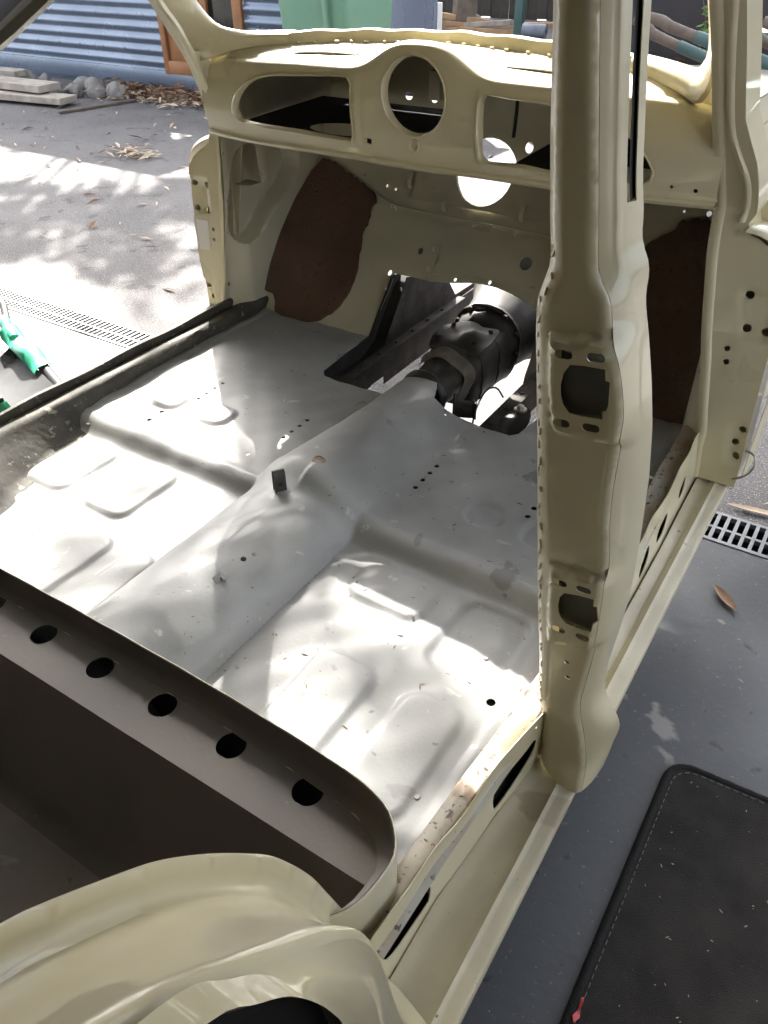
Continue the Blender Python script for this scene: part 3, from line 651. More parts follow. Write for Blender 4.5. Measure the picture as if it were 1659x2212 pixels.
# left post mirrored on its own trace
inL = [(-.665, .30), (-.657, .411), (-.641, .477), (-.635, .542), (-.6236, .616), (-.614, .6875), (-.6125, .7214), (-.6054, .777), (-.6034, .8194), (-.591, .863), (-.577, .90), (-.562, .96), (-.560, 1.01), (-.569, 1.08), (-.588, 1.129), (-.575, 1.22), (-.55, 1.30), (-.515, 1.38)]
ouL = [(-.70, .30), (-.715, .379), (-.714, .428), (-.7146, .46), (-.722, .4666), (-.7263, .512), (-.7243, .588), (-.7243, .6266), (-.7187, .637), (-.7185, .684), (-.7128, .7327), (-.718, .741), (-.7116, .7596), (-.692, .784), (-.663, .804), (-.632, .8205), (-.623, .849), (-.605, .895), (-.592, .944), (-.588, 1.004), (-.594, 1.044), (-.604, 1.08), (-.616, 1.128), (-.60, 1.22), (-.575, 1.30), (-.545, 1.38)]
hL = T['apLh']
pads_L = [[(-.712, .728), (-.655, .735), (-.66, .645), (-.714, .640)], [(-.712, .455), (-.69, .452), (-.69, .37), (-.712, .37)]]
postL = post_sheet('hinge_post', inL + ouL[::-1], [rot_h(x, z, .008 if i < 4 else .007 if i < 7 else .005) for i, (x, z) in enumerate(hL)], (pads_L, .006), -1)
pw = [(-.716, .626), (-.672, .628), (-.678, .548), (-.717, .545)]
sheet('white_patch', pw, [], lambda x, z: (x, Yp(z) - .0015, z), .02, mat('white_tape', (.72, .70, .70), .6), car, th=.0006)
# post side returns (outer skin forward, inner flange forward) so the posts are boxes
def ret(line, dy, name, wob=0):
    L_ = [Vector((x, Yp(z), z)) for x, z in line]; P = resample(L_, 60)
    loft(name, [[p + Vector((0, dy*t, 0)) + Vector((wob*math.sin(i*1.7), 0, 0)) for i, p in enumerate(P)] for t in (0, .5, 1)], m_cream, car, th=.0015, ang=50)
ret(ouR, .10, 'post_side'); ret(ouL, .06, 'post_side'); ret(inR, .012, 'post_flange', .0008); ret(inL, .012, 'post_flange', .0008)
# bright return strip on the cabin side of the right post (seen edge-on from behind)
loft('post_flange', [[Vector((x + dx, Yp(z) - dy, z)) for dx, dy in ((-.004, .001), (.006, .006), (.014, .003), (.018, -.002))] for x, z in [(q.x, q.y) for q in spline([(x, z, 0) for x, z in inR], 60)]], m_cream, car, th=.001, ang=60)
loft('post_flange', [[Vector((x + dx, Yp(z) - dy, z)) for dx, dy in ((.003, -.001), (-.003, .004), (-.010, .002))] for x, z in [(q.x, q.y) for q in spline([(x, z, 0) for x, z in inL], 60)]], m_cream, car, th=.001, ang=60)
# drip rib down the right post
loft('post_rib', [[Vector((x + dx, Yp(z) - dy, z)) for dx, dy in ((-.006, -.001), (-.002, .006), (.003, .006), (.008, -.001))] for x, z in [(q.x, q.y) for q in spline([(.566, 1.20, 0), (.573, 1.10, 0), (.585, 1.0, 0), (.600, .955, 0), (.622, .91, 0), (.630, .87, 0), (.628, .83, 0)], 40)]], m_cream, car, ang=60)
# wing flange curling off the right post, and the left one
for s, pts in ((1, [(.640, 1.53, .818), (.665, 1.535, .815), (.70, 1.54, .795), (.735, 1.545, .755), (.757, 1.55, .69), (.762, 1.55, .6), (.757, 1.55, .45), (.757, 1.55, .33)]), (-1, [(.63, 1.54, .835), (.665, 1.545, .822), (.70, 1.55, .80), (.725, 1.555, .765), (.733, 1.56, .72)])):
    P = spline([(s*a, b, c) for a, b, c in pts], 40)
    rows = [[p + Vector((0, -.022, -.002)), p + Vector((s*.004, -.014, .004)), p + Vector((s*.006, .02, .003)), p + Vector((s*.004, .09, -.01))] for p in P]
    loft('wing_flange', rows, m_cream, car, th=.0015, ang=60)

for s, li, lo in ((1, inR, ouR), (-1, inL, ouL)):
    sheet('post_inner', [(x + s*.003, z) for x, z in li] + [(x - s*.006, z) for x, z in lo[::-1]], [], lambda x, z: (x, Yp(z) + .045, z), .04, m_cream_in, car, th=.0014)
# front body ahead of the bulkhead: flitch panels, and added wing sheets that block sun
for s in (1, -1):
    sheet('flitch_panel', [(1.645, .30), (1.66, .35), (1.765, .486), (1.862, .462), (1.993, .41), (2.05, .34), (2.4, .33), (2.4, .22), (1.645, .22)], [], lambda y, z, s=s: (s*.205, y, z), .04, m_chassis, car, th=.003)
    sheet('wing_sun_blocker', [(1.60, .24), (2.75, .24), (2.75, .40), (2.45, .66), (2.10, .84), (1.97, .94), (1.62, .94), (1.60, .36)], [], lambda y, z, s=s: (s*(.685 + .05*sm(1.8, 2.3, y) - .10*sm(.78, .95, z)), y, z), .05, m_cream, car, th=.002)
# ---- sills -------------------------------------------------------
PY = [.15, .25, .43, .58, .68, .9, 1.25, 1.55]; PT = [.632, .635, .645, .657, .672, .668, .665, .655]; PB = [.65, .65, .65, .662, .673, .682, .68, .675]
def plx(y, z):
    t = clamp((z - .25) / .16, -.5, 1.5); return lerp(interp(y, PY, PB), interp(y, PY, PT), t) + .0012*math.sin(y*41)*t
def pt_top(y): return .412 + .003*math.sin(y*23) + .002*math.sin(y*61)
po = [(lerp(.16, 1.53, i/60), .285) for i in range(61)] + [(y, pt_top(y)) for y in [lerp(1.53, .16, i/90) for i in range(91)]]
ph = [[tuple(q) for q in T[k]] for k in ('slotA', 'slotB', 'ovA', 'ovB', 'ovC', 'ovD')]
ph = [[(p.x, p.y) for p in spline([(a, b, 0) for a, b in h], 20, closed=True)] for h in ph]
sheet('sill_plate', po, ph + [rot_h(.47, .395, .0025), rot_h(.66, .398, .002)], lambda y, z: (plx(y, z), y, z), .012, m_cream, car, th=.0014, ang=40)
for s in (1, -1):
    rows = []
    for i in range(70):
        y = lerp(.14, 1.545, i/69); xb = interp(y, PY, PB) if s > 0 else .662
        wv = .0012*math.sin(y*19)
        prof = [(xb - .001, .297), (xb + .004, .2965), (xb + .010, .293), (xb + .022, .292), (.702, .294), (.708, .297), (.712, .3005), (.716, .2985), (.720, .297), (.731, .298), (.736, .296), (.7375, .291), (.736, .275), (.733, .245), (.720, .225)]
        rows.append([(s*x, y, z + wv*(1 if k < 12 else 0)) for k, (x, z) in enumerate(prof)])
    loft('door_sill_tread', rows, m_cream_dirty, car, th=.0015, ang=50)
loft('sill_slot_shade', [[(plx(y, z) - .010 - .012*k, y, z) for z, k in ((.30, 0), (.345, 1), (.388, 0))] for y in [lerp(.17, 1.52, i/40) for i in range(41)]], m_blackflat, car)  # black strip stands in for the shade inside the sill box
for s in (1, -1): box('sill_underside', (s*.652, .87, .262), (.13, 1.36, .05), m_blackflat, car, bev=.004)
# inner sills
rows = []
for i in range(60):
    y = lerp(.31, 1.66, i/59); xi = interp(y, [.3, .45, .77, 1.13, 1.4, 1.66], [.605, .609, .628, .628, .615, .61]); wv = .0015*math.sin(y*37) + .001*math.sin(y*83)
    rows.append([(xi - .004, y, .318), (xi - .003, y, .362 + wv), (xi + .001, y, .376 + wv), (xi + .008, y, .383 + wv), (xi + .02, y, .386), (xi + .032, y, .384), (xi + .045, y, .378)])
loft('inner_sill', rows, m_sill_lite, car, th=.0015, ang=50)
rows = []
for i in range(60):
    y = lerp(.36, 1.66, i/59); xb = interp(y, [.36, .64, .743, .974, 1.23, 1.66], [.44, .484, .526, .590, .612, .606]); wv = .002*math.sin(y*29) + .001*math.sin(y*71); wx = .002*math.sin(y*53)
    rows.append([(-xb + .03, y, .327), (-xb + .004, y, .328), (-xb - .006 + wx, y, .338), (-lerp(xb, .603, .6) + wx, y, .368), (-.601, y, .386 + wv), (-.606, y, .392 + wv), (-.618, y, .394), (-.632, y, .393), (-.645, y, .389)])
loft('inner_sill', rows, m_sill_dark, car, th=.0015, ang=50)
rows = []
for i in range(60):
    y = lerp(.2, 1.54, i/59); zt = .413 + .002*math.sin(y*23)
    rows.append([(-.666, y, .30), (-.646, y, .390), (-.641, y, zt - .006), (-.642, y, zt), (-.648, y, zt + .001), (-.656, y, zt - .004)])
loft('sill_plate', rows, m_sill_dark, car, th=.0014, ang=50)  # shade on the inner face put into the colour; right plate is cream

# ---- rear seat pan -----------------------------------------------
lipP = [(-.66, .30), (-.655, .34), (-.64, .38), (-.60, .415), (-.55, .43), (-.45, .438), (-.3, .441), (-.139, .441), (.073, .443), (.286, .442), (.429, .4375), (.515, .4325), (.558, .4265), (.59, .416), (.609, .400), (.620, .386), (.627, .370), (.6275, .348), (.624, .318), (.616, .296), (.604, .28), (.592, .262)]
lp = spline([(x, y, 0) for x, y in lipP], 140)
def offs(P, d):
    out = []
    for i, p in enumerate(P):
        t = (P[min(i+1, len(P)-1)] - P[max(i-1, 0)]).normalized(); n = Vector((t.y, -t.x, 0)); out.append(p + n*d)
    return out
rows = []
for z, d in ((.305, -.001), (.40, 0), (.445, 0), (.466, 0), (.470, .0005), (.4705, .002), (.466, .003), (.448, .003), (.438, .006), (.4325, .013), (.431, .022)):
    q = offs(lp, d); rows.append([(p.x, p.y, z + .0006*math.sin(p.x*60)) for p in q])
loft('seat_lip', rows, m_cream_in, car, ang=70)
box('shelf_hole_blocker', (0, .4345, .368), (1.16, .003, .112), m_blackflat, car, bev=0)  # added black sheet that keeps the shelf holes dark
loft('seat_lip_inner', [[(p.x, p.y, z) for p in offs(lp, d)] for z, d in ((.4690, .0032), (.449, .0034), (.4385, .0065), (.4335, .013), (.4315, .022))], m_seat, car, ang=70)
so = [(p.x, p.y) for p in offs(lp, .0215) if p.y > .3455 and abs(p.x) < .612]
so = [(so[0][0], .344)] + so + [(so[-1][0], .344)]
sheet('seat_shelf', so, [circ(-.003 + .1215*k, .4025, .0195, 24) for k in range(-4, 5)], lambda x, y: (x, y, .4312 + .0005*math.sin(x*20)), .012, m_seat, car, th=.0015)
def pan_z(x, y): return .235 + .006*sm(.06, .0, abs(x - .1) - .02) + .0008*math.sin(x*40)*math.sin(y*33)
loft('seat_riser', [[(x, lerp(.344, .268, t) + (.006*math.sin(math.pi*t)), lerp(.4312, .247, t)) for x in [lerp(-.62, .62, i/60) for i in range(61)]] for t in [i/10 for i in range(11)]] + [[(x, y, z) for x in [lerp(-.62, .62, i/60) for i in range(61)]] for y, z in ((.262, .240), (.252, .236), (.24, .2351))], m_seat, car, ang=60)
sheet('seat_pan', rect(-.62, .60, -.5, .2405), [], lambda x, y: (x, y, pan_z(x, y) if y < .239 else .2351), .02, m_pan, car, th=.0015)
sheet('rear_bulkhead', rect(-.62, .62, .2, 1.0), [], lambda x, z: (x, -.5 - .15*(z - .2), z), .08, m_seat, car, th=.002)

# ---- rear door jamb over the wheel arch --------------------------
inn = [(-.16, .955), (-.08, .935), (.0, .905), (.049, .878), (.071, .862), (.107, .830), (.135, .803), (.167, .762), (.201, .711), (.231, .659), (.266, .575), (.288, .504), (.311, .426), (.322, .381), (.335, .335), (.355, .30)]
out = [(-.16, 1.10), (-.08, 1.065), (.0, 1.025), (.04, .995), (.06, .974), (.083, .943), (.112, .903), (.143, .859), (.163, .815), (.176, .765), (.186, .705), (.197, .64), (.215, .559), (.24, .45), (.262, .37), (.30, .300)]
N_ = 110
I_ = spline([(0, a, b) for a, b in inn], N_); O_ = spline([(0, a, b) for a, b in out], N_)
def nrm(P, i):
    t = (P[min(i+1, N_-1)] - P[max(i-1, 0)]).normalized(); n = Vector((0, -t.z, t.y)); return n if n.z > 0 or n.y > 0 else -n
rows = []
for i in range(N_):
    a, b = I_[i], O_[i]; n = nrm(I_, i); n2 = nrm(O_, i); bump_ = .0022*math.exp(-(((i % 9) - 4)/.9)**2)
    n = n if n.y >= 0 else -n; n2 = n2 if n2.y >= 0 else -n2
    row = [Vector((.5985, a.y, a.z)) - n*.004, Vector((.600, a.y, a.z)) + n*.0, Vector((.6015 + bump_, a.y, a.z)) - n*.001, Vector((.603 + bump_, a.y, a.z)) - n*.012, Vector((.606, a.y, a.z)) - n*.020, Vector((.613, a.y, a.z)) - n*.0235]
    base = Vector((.613, a.y, a.z)) - n*.0235; tip = Vector((.7325, b.y, b.z)) - n2*.002
    for t in (.12, .25, .4, .55, .7, .82, .92): row.append(base.lerp(tip, t) + n*.0025*math.sin(math.pi*t))
    row += [Vector((.7350, b.y, b.z)) + n2*.0004, Vector((.738, b.y, b.z)) - n2*.0004, Vector((.7405, b.y, b.z)) - n2*.003]
    rows.append(row)
loft('door_jamb', rows, m_cream, car, ang=60)
o2 = [(-.16, 1.09), (-.08, 1.06), (.0, 1.028), (.042, .998), (.069, .960), (.098, .912), (.115, .883), (.131, .850), (.144, .814), (.152, .775), (.157, .721), (.165, .64), (.178, .54), (.20, .43), (.225, .34), (.26, .28)]
o3 = [(-.16, 1.075), (-.08, 1.055), (.0, 1.025), (.05, .997), (.069, .968), (.084, .941), (.098, .902), (.107, .869), (.112, .845), (.116, .80), (.110, .72), (.11, .6), (.12, .5), (.14, .4), (.16, .32), (.19, .22)]
A2 = spline([(0, a, b) for a, b in o2], N_); A3 = spline([(0, a, b) for a, b in o3], N_)
rows = []
for i in range(N_):
    b, c, d = O_[i], A2[i], A3[i]; n2 = nrm(O_, i)
    if n2.y < 0: n2 = -n2
    p0 = Vector((.7405, b.y, b.z)) - n2*.003; p1 = Vector((.7505, c.y, c.z)); p2 = Vector((.760, d.y, d.z))
    row = [p0, p0.lerp(p1, .35) + Vector((-.0015, 0, 0)), p0.lerp(p1, .75) + Vector((-.001, 0, 0)), p1, p1 + Vector((.0035, 0, 0)) + (p2-p1)*.1, p1.lerp(p2, .55) + Vector((.002, 0, 0)), p2, p2 + Vector((-.003, 0, .0005)), p2 + Vector((-.014, 0, .001))]
    rows.append(row)
loft('quarter_panel', rows, m_cream, car, ang=60)
loft('wheel_well', [[Vector((x, A3[i].y - k, A3[i].z - k)) for x, k in ((.747, .0), (.742, .012), (.70, .06), (.65, .12), (.61, .18), (.606, .42))] for i in range(N_)], m_blackflat, car, ang=60)
# rear quarter (C pillar) above the jamb
cq = [(-.16, 1.09), (-.05, 1.165), (.05, 1.203), (.155, 1.2455), (.181, 1.2585), (.30, 1.328), (.45, 1.395), (.62, 1.425), (.62, 1.47), (.2, 1.48), (-.35, 1.45), (-.5, 1.2), (-.3, 1.16)]
sheet('rear_quarter', cq, [], lambda y, z: (.635 - .10*max(0, z - 1.22), y, z), .03, m_seat, car, th=.002)
loft('drip_edge', [[(.637 - .10*max(0, p.z - 1.22) + dx, p.y + .7*dn, p.z - .7*dn) for dx, dn in ((-.004, -.004), (-.003, .002), (.004, .003), (.008, .0))] for p in spline([(0, a, b) for a, b in cq[:8]], 40)], m_cream, car, ang=60)

# ---- B pillars ---------------------------------------------------
bL = [(.678, .30), (.667, .40), (.658, .46), (.647, .537), (.632, .65), (.622, .736), (.610, .832), (.601, .902), (.596, .94), (.594, .97), (.599, .99), (.6035, 1.005), (.602, 1.022), (.599, 1.035), (.590, 1.107), (.584, 1.163), (.579, 1.214), (.565, 1.32), (.548, 1.42)]
bM = [(.746, .297), (.742, .33), (.738, .352), (.729, .395), (.718, .43), (.714, .455), (.717, .52), (.719, .585), (.7165, .65), (.712, .70), (.704, .745), (.7, .79), (.6995, .84), (.7, .88), (.691, .918), (.680, .946), (.671, .958), (.6665, .970), (.667, .983), (.662, .992), (.652, 1.0), (.6475, 1.012), (.644, 1.037), (.632, 1.112), (.616, 1.215), (.600, 1.32), (.582, 1.42)]
bR = [(.756, .297), (.759, .33), (.761, .362), (.764, .385), (.7625, .40), (.754, .415), (.738, .437), (.731, .455), (.729, .50), (.732, .55), (.735, .61), (.733, .675), (.7285, .74), (.7245, .79), (.716, .85), (.705, .90), (.692, .95), (.684, .975), (.682, .993), (.683, 1.008), (.676, 1.02), (.669, 1.032), (.668, 1.05), (.660, 1.086), (.648, 1.167), (.642, 1.216), (.625, 1.32), (.606, 1.42)]
def bez(tr): 
    a = sorted([(z, x) for x, z in tr]); return [q[0] for q in a], [q[1] for q in a]
bL = [(x - .005, z) for x, z in bL]; zL, xL = bez(bL); zM, xM = bez(bM); zR_, xR_ = bez(bR)
def bsm(z, zs, xs): return sum(interp(z + d, zs, xs) for d in (-.008, 0, .008)) / 3
BY = .665
H1 = [(.612, .947), (.664, .957), (.72, .962), (.72, .848), (.628, .842), (.617, .90)]
H2 = [(.648, .668), (.735, .684), (.735, .568), (.660, .548), (.653, .61)]
def b_fn(x, z):
    y = BY; l, m = bsm(z, zL, xL), bsm(z, zM, xM); wdt = max(m - l, .02)
    dl = (x - l); dr = (m - x)
    y += .012 * (1 - sm(0, .012, dl))**1.5 + .004*(1 - sm(.012, .018, dl))     # rolled inner flange
    y += .007 * (1 - sm(0, .006, dr))
    y += .013 * (1 - max(relief((x, z), H1, .006), relief((x, z), H2, .006))) if .50 < z < .97 else .013
    y -= .006 * math.exp(-((z - .435)/.03)**2) * sm(0, .03, dr)
    y -= .016 * (1 - sm(.297, .345, z)) * sm(0, .05, dl)
    return (x, y, z)
b_out = [(bsm(z, zL, xL), z) for z in [lerp(.30, 1.42, i/110) for i in range(111)]] + [(bsm(z, zM, xM) - .0005, z) for z in [lerp(1.42, .298, i/110) for i in range(111)]]
op1 = [(.634, .901), (.6355, .914), (.641, .925), (.655, .9275), (.675, .929), (.677, .918), (.6815, .9175), (.684, .893), (.6825, .886), (.6795, .885), (.681, .8765), (.66, .874), (.6465, .8735), (.640, .880), (.636, .889)]
op2 = [(.669, .62), (.6695, .634), (.674, .643), (.69, .6475), (.7085, .650), (.7095, .640), (.7135, .639), (.717, .615), (.7135, .612), (.7135, .599), (.695, .5965), (.682, .5965), (.675, .602), (.671, .61)]
bh = [op1, op2]
for x, z in ((.633, .9335), (.6645, .938), (.6405, .860), (.671, .864)): bh.append(slot(x, z, .0044, .0046, .1))
for x, z in ((.6665, .655), (.695, .658), (.6745, .583), (.7045, .586)): bh.append(slot(x, z, .0044, .0046, .05))
bh += [circ(.689, .521, .0036, 10), circ(.6935, .496, .0036, 10)]
bp = sheet('centre_pillar', b_out, bh, b_fn, .0055, m_cream, car, th=.0016, ang=50)
# outer return with window channel
zz = [lerp(.299, 1.42, i/130) for i in range(131)]
def b_side(z, t):
    m, r = bsm(z, zM, xM), bsm(z, zR_, xR_); y0 = b_fn(m - .0005, z)[1]
    bulge = .004*math.sin(math.pi*t)
    return Vector((lerp(m, r, t) + bulge*.4, lerp(y0, .727, t) - bulge, z))
for a, b, zlo in ((0, .62, .29), (.84, 1.0, 1.055)):
    zs_ = [q for q in zz if q >= zlo]
    cols = [[b_side(q, lerp(a, b, k/10)) + Vector((0, -.002*math.exp(-((lerp(a, b, k/10) - .42)/.05)**2)*sm(1.0, 1.03, q), 0)) for k in range(11)] for q in zs_]
    loft('pillar_side', cols, m_cream, bp, th=.0014, ang=60)
loft('pillar_side', [[b_side(q, lerp(.61, 1.0, k/5)) for k in range(6)] for q in zz if q <= 1.075], m_cream, bp, th=.0014, ang=60)
loft('window_channel', [[b_side(q, .60) + Vector((.001, .006, 0)), b_side(q, .70) + Vector((0, .016, 0)), b_side(q, .86) + Vector((0, .004, 0))] for q in zz if q > 1.06], m_blackflat, bp, ang=60)
m_hinge_shade = mat('hinge_box_shade', (.10, .098, .085), .6, var=(.07, .07, .062), vscale=20)  # dark tone stands in for shade inside the hinge openings
# inner skin closes the pillar into a box; hinge boxes behind the openings
sheet('pillar_inner', [(x + .014, z) for x, z in b_out[:111]] + [(x - .006, z) for x, z in b_out[111:]], [], lambda x, z: (x, BY + .062, z), .03, m_sill_dark, bp, th=.0014)  # dark colour here stands in for shade behind the slots
loft('pillar_inner', [[(bsm(z, zL, xL) + dx_, BY + y, z) for dx_, y in ((.0015, .034), (.006, .048), (.014, .062))] for z in zz], m_cream, bp, th=.001)
for zc, xc, hx in ((.90, .6575, .029), (.62, .6905, .027)):
    rows = [[(xc + sx*hx + .012*(zc - .9 - sz*.03)*-.4, y, zc + sz*.030) for sx, sz in ((-1, -1), (1, -1), (1, 1), (-1, 1))] for y in (BY + .0135, BY + .055)]
    loft('hinge_box', rows, m_hinge_shade, bp, closed=True, caps=True, ang=30)
    for dx in (-.012, .014): box('captive_nut', (xc + dx, BY + .050, zc - .012), (.008, .008, .008), m_blackflat, bp, bev=.001)
# left centre pillar, plain box section with the same flanges
rows = []
for i in range(30):
    z = lerp(.30, 1.42, i/29); a, b, c = interp(z, zL, xL), interp(z, zM, xM), interp(z, zR_, xR_)
    rows.append([(-a, BY + .02, z), (-a - .006, BY, z), (-b, BY, z), (-c, BY + .05, z), (-c + .01, BY + .07, z), (-a, BY + .07, z)])
loft('centre_pillar', rows, m_cream, car, closed=True, caps=True, ang=40)

# ---- roof --------------------------------------------------------
rows = []
for i in range(24):
    y = lerp(-.95, 1.33, i/23); zc = interp(y, [-.95, -.6, -.1, .6, 1.1, 1.33], [1.22, 1.40, 1.50, 1.52, 1.49, 1.445]); wd = interp(y, [-.95, -.3, .5, 1.33], [.48, .585, .60, .54])
    rows.append([(wd*k/10, y, zc - .10*abs(k/10)**3.2) for k in range(-10, 11)])
loft('roof', rows, m_cream, car, th=.004, ang=50)
for s in (-1, 1):
    P = spline([(s*.53, 1.36, 1.35), (s*.56, 1.15, 1.40), (s*.58, .7, 1.425), (s*.575, .2, 1.41), (s*.55, -.3, 1.36)], 24)
    loft('roof_rail', [[p + Vector((0, 0, .02)), p + Vector((s*.012, 0, -.005)), p + Vector((-s*.02, 0, -.012)), p + Vector((-s*.03, 0, .02))] for p in P], m_cream, car, closed=True, ang=60)
# left rear quarter and rear panel keep the back of the cabin closed
sheet('rear_quarter', [(-.95, .5), (.10, .5), (.05, .75), (-.03, .95), (-.10, 1.1), (.05, 1.25), (.25, 1.36), (.25, 1.44), (-.35, 1.44), (-.95, 1.2)], [], lambda y, z: (-.635, y, z), .06, m_seat, car, th=.002)
sheet('rear_panel', rect(-.62, .62, .2, 1.25), [slot(0, 1.12, .25, .08)], lambda x, z: (x, -.93, z), .08, m_cream, car, th=.002)

# ================================================================== RUNNING GEAR seen through the tunnel opening
# chassis legs
for s in (-1, 1):
    xf = -.19 if s < 0 else .222
    leg = box('chassis_leg', (xf + (-.006 if s < 0 else .006), 1.78, .292), (.006, .82, .072), m_chassis, car, bev=.001)
    box('leg_flange', (xf, 1.72, .331), (.030 if s < 0 else .036, .68, .004), m_chassis, leg, bev=.001)
    for k in range(7):
        lathe('rivet', [(.0001, .0045), (.003, .004), (.005, .0015), (.005, 0)], (xf, 1.43 + k*.085, .333), (0, 0, 1), m_chassis, leg, n=10)
# black channel beside the left leg
loft('toe_channel', [[(x, y, z) for x in (-.246, -.232, -.205)] for y, z in ((1.392, .344), (1.42, .325), (1.50, .31), (1.60, .31), (1.66, .335), (1.70, .385), (1.76, .455), (1.80, .478))], m_blackflat, car, th=.002, ang=60)
sheet('toe_channel_side', [(1.392, .20), (1.64, .20), (1.80, .38), (1.80, .48), (1.755, .485), (1.64, .355), (1.392, .345)], [], lambda y, z: (-.2485, y, z), .05, m_blackflat, car, th=.002)
# cross member with mount and bolt
cm = box('cross_member', (.05, 1.43, .272), (.46, .07, .05), m_black, car, bev=.006)
box('rubber_mount', (.128, 1.485, .318), (.055, .034, .032), m_black, cm, rot=Euler((0, 0, R_(25))), bev=.004)
for dx in (-.026, .026): box('mount_plate', (.128 + dx*math.cos(R_(25)), 1.485 + dx*math.sin(R_(25)), .325), (.005, .044, .044), m_black, cm, rot=Euler((0, 0, R_(25))), bev=.001)
br = sheet('bolt_bracket', [(p.x, p.y) for p in spline([(.245, 1.415, 0), (.236, 1.46, 0), (.236, 1.50, 0), (.255, 1.522, 0), (.28, 1.52, 0), (.297, 1.48, 0), (.297, 1.43, 0), (.285, 1.403, 0), (.262, 1.402, 0)], 30, closed=True)], [], lambda x, y: (x, y, .335 + .012*sm(1.40, 1.47, y) - .010*((x - .267)/.03)**2), .008, m_black, car, th=.02)
lathe('washer', [(.0001, .004), (.0145, .004), (.0155, .003), (.0155, 0)], (.262, 1.505, .346), (0, .05, 1), m_steel, br, n=20)
lathe('bolt_head', [(.0001, .013), (.0065, .013), (.0082, .011), (.0082, .004)], (.262, 1.505, .346), (0, .05, 1), m_steel, br, n=6, ang=20)
lathe('nut', [(.0001, .012), (.008, .012), (.0095, .010), (.0095, 0)], (.268, 1.398, .338), (.2, -1, .5), m_chassis, br, n=6, ang=20)
tube('earth_wire', spline([(.183, 1.417, .322), (.170, 1.462, .345), (.160, 1.53, .356), (.172, 1.562, .352), (.196, 1.552, .338)], 24), .0022, m_blackflat, car, n=6)

gb = thing('gearbox', (.03, 1.7, .2), 'oily black gearbox lying in the open transmission tunnel', 'gearbox')
ax = Vector((.012, .5, .02)).normalized(); tail = Vector((.030, 1.452, .345))
lathe('output_shaft', [(.0001, -.075), (.030, -.075), (.031, -.04), (.033, 0), (.036, .01)], tail, ax, m_chassis, gb, n=24)
ringP = [tail + ax*.004 + Vector((math.cos(a)*.050, 0, math.sin(a)*.050)) for a in [2*math.pi*i/36 for i in range(36)]]
V, F = [], []
for i, c in enumerate(ringP):
    rd = (c - (tail + ax*.004)).normalized()
    for k in range(10):
        b = 2*math.pi*k/10; V.append(c + (rd*math.cos(b) + ax*math.sin(b)) * .0115)
for i in range(36):
    for k in range(10): F.append((i*10 + k, i*10 + (k+1) % 10, ((i+1) % 36)*10 + (k+1) % 10, ((i+1) % 36)*10 + k))
finish('seal_ring', V, F, m_black, gb)
lathe('tail_housing', [(.040, .0), (.049, .012), (.052, .04), (.057, .08), (.064, .11), (.072, .13)], tail, ax, m_black, gb, n=32)
# casing: rounded box section swept along the axis
def case_row(t, w_, h_, dz, p=3.2, n=32):
    c = tail + ax*t + Vector((0, 0, dz)); row = []
    for k in range(n):
        a = 2*math.pi*k/n; ca, sa = math.cos(a), math.sin(a); m_ = (abs(ca)**p + abs(sa)**p)**(-1/p)
        row.append(c + Vector((ca*m_*w_ + .0015*math.sin(k*5 + t*90), 0, sa*m_*h_ + .001*math.sin(k*3 + t*70))))
    return row
loft('gear_case', [case_row(*a) for a in ((.118, .060, .062, 0), (.122, .070, .070, -.014), (.14, .074, .078, -.018), (.20, .075, .08, -.020), (.27, .076, .082, -.020), (.30, .080, .086, -.018), (.315, .090, .092, -.012))], m_black, gb, closed=True, caps=True, ang=60)
loft('bell_housing', [case_row(*a) for a in ((.27, .062, .070, -.006, 2.2), (.30, .085, .088, -.004, 2.2), (.35, .096, .100, .0, 2.1), (.44, .115, .118, .004, 2.0), (.53, .15, .15, .012, 2.0), (.55, .165, .165, .012, 2.0))], m_black, gb, closed=True, caps=True, ang=60)
for k, t in enumerate((.16, .25)):
    loft('case_rib', [case_row(t + d_, *a) for d_, a in ((-.002, (.074, .079, -.019)), (-.0015, (.078, .083, -.019)), (.0015, (.078, .083, -.019)), (.002, (.074, .079, -.019)))], m_black, gb, closed=True, ang=30)
fl_ = loft('bell_flange', [case_row(t, w_, w_, .004, 2.2) for t, w_ in ((.318, .088), (.319, .098), (.327, .098), (.328, .090))], m_black, gb, closed=True, ang=30)
for k in range(7):
    a = R_(-10 + k*33); c = tail + ax*.318 + Vector((math.cos(a)*.093, 0, .004 + math.sin(a)*.093))
    lathe('flange_bolt', [(.0001, .009), (.0055, .009), (.007, .007), (.007, 0)], c, (0, -1, 0), m_chassis, fl_, n=6, ang=20)
# top cover with a torn flange
cvo = [(-.074, .135), (-.02, .128), (.05, .13), (.08, .15), (.082, .20), (.07, .262), (.02, .275), (-.05, .268), (-.08, .24), (-.083, .18)]
sheet('top_cover', [(p.x, p.y) for p in spline([(a, b, 0) for a, b in cvo], 36, closed=True)], [], lambda u, t: tail + ax*t + Vector((u*.88, 0, .056 + .010*sm(.135, .17, t) + .004*math.sin(u*60)*math.sin(t*40) + .014*math.exp(-((u - .02)/.03)**2 - ((t - .2)/.03)**2))), .012, m_black, gb, th=.006, ang=50)
for u, t in ((-.055, .16), (.05, .17), (-.06, .235), (.055, .245)):
    lathe('cover_bolt', [(.0001, .008), (.005, .008), (.006, .006), (.006, 0)], tail + ax*t + Vector((u*.88, 0, .067)), (0, 0, 1), m_chassis, gb, n=6, ang=20)
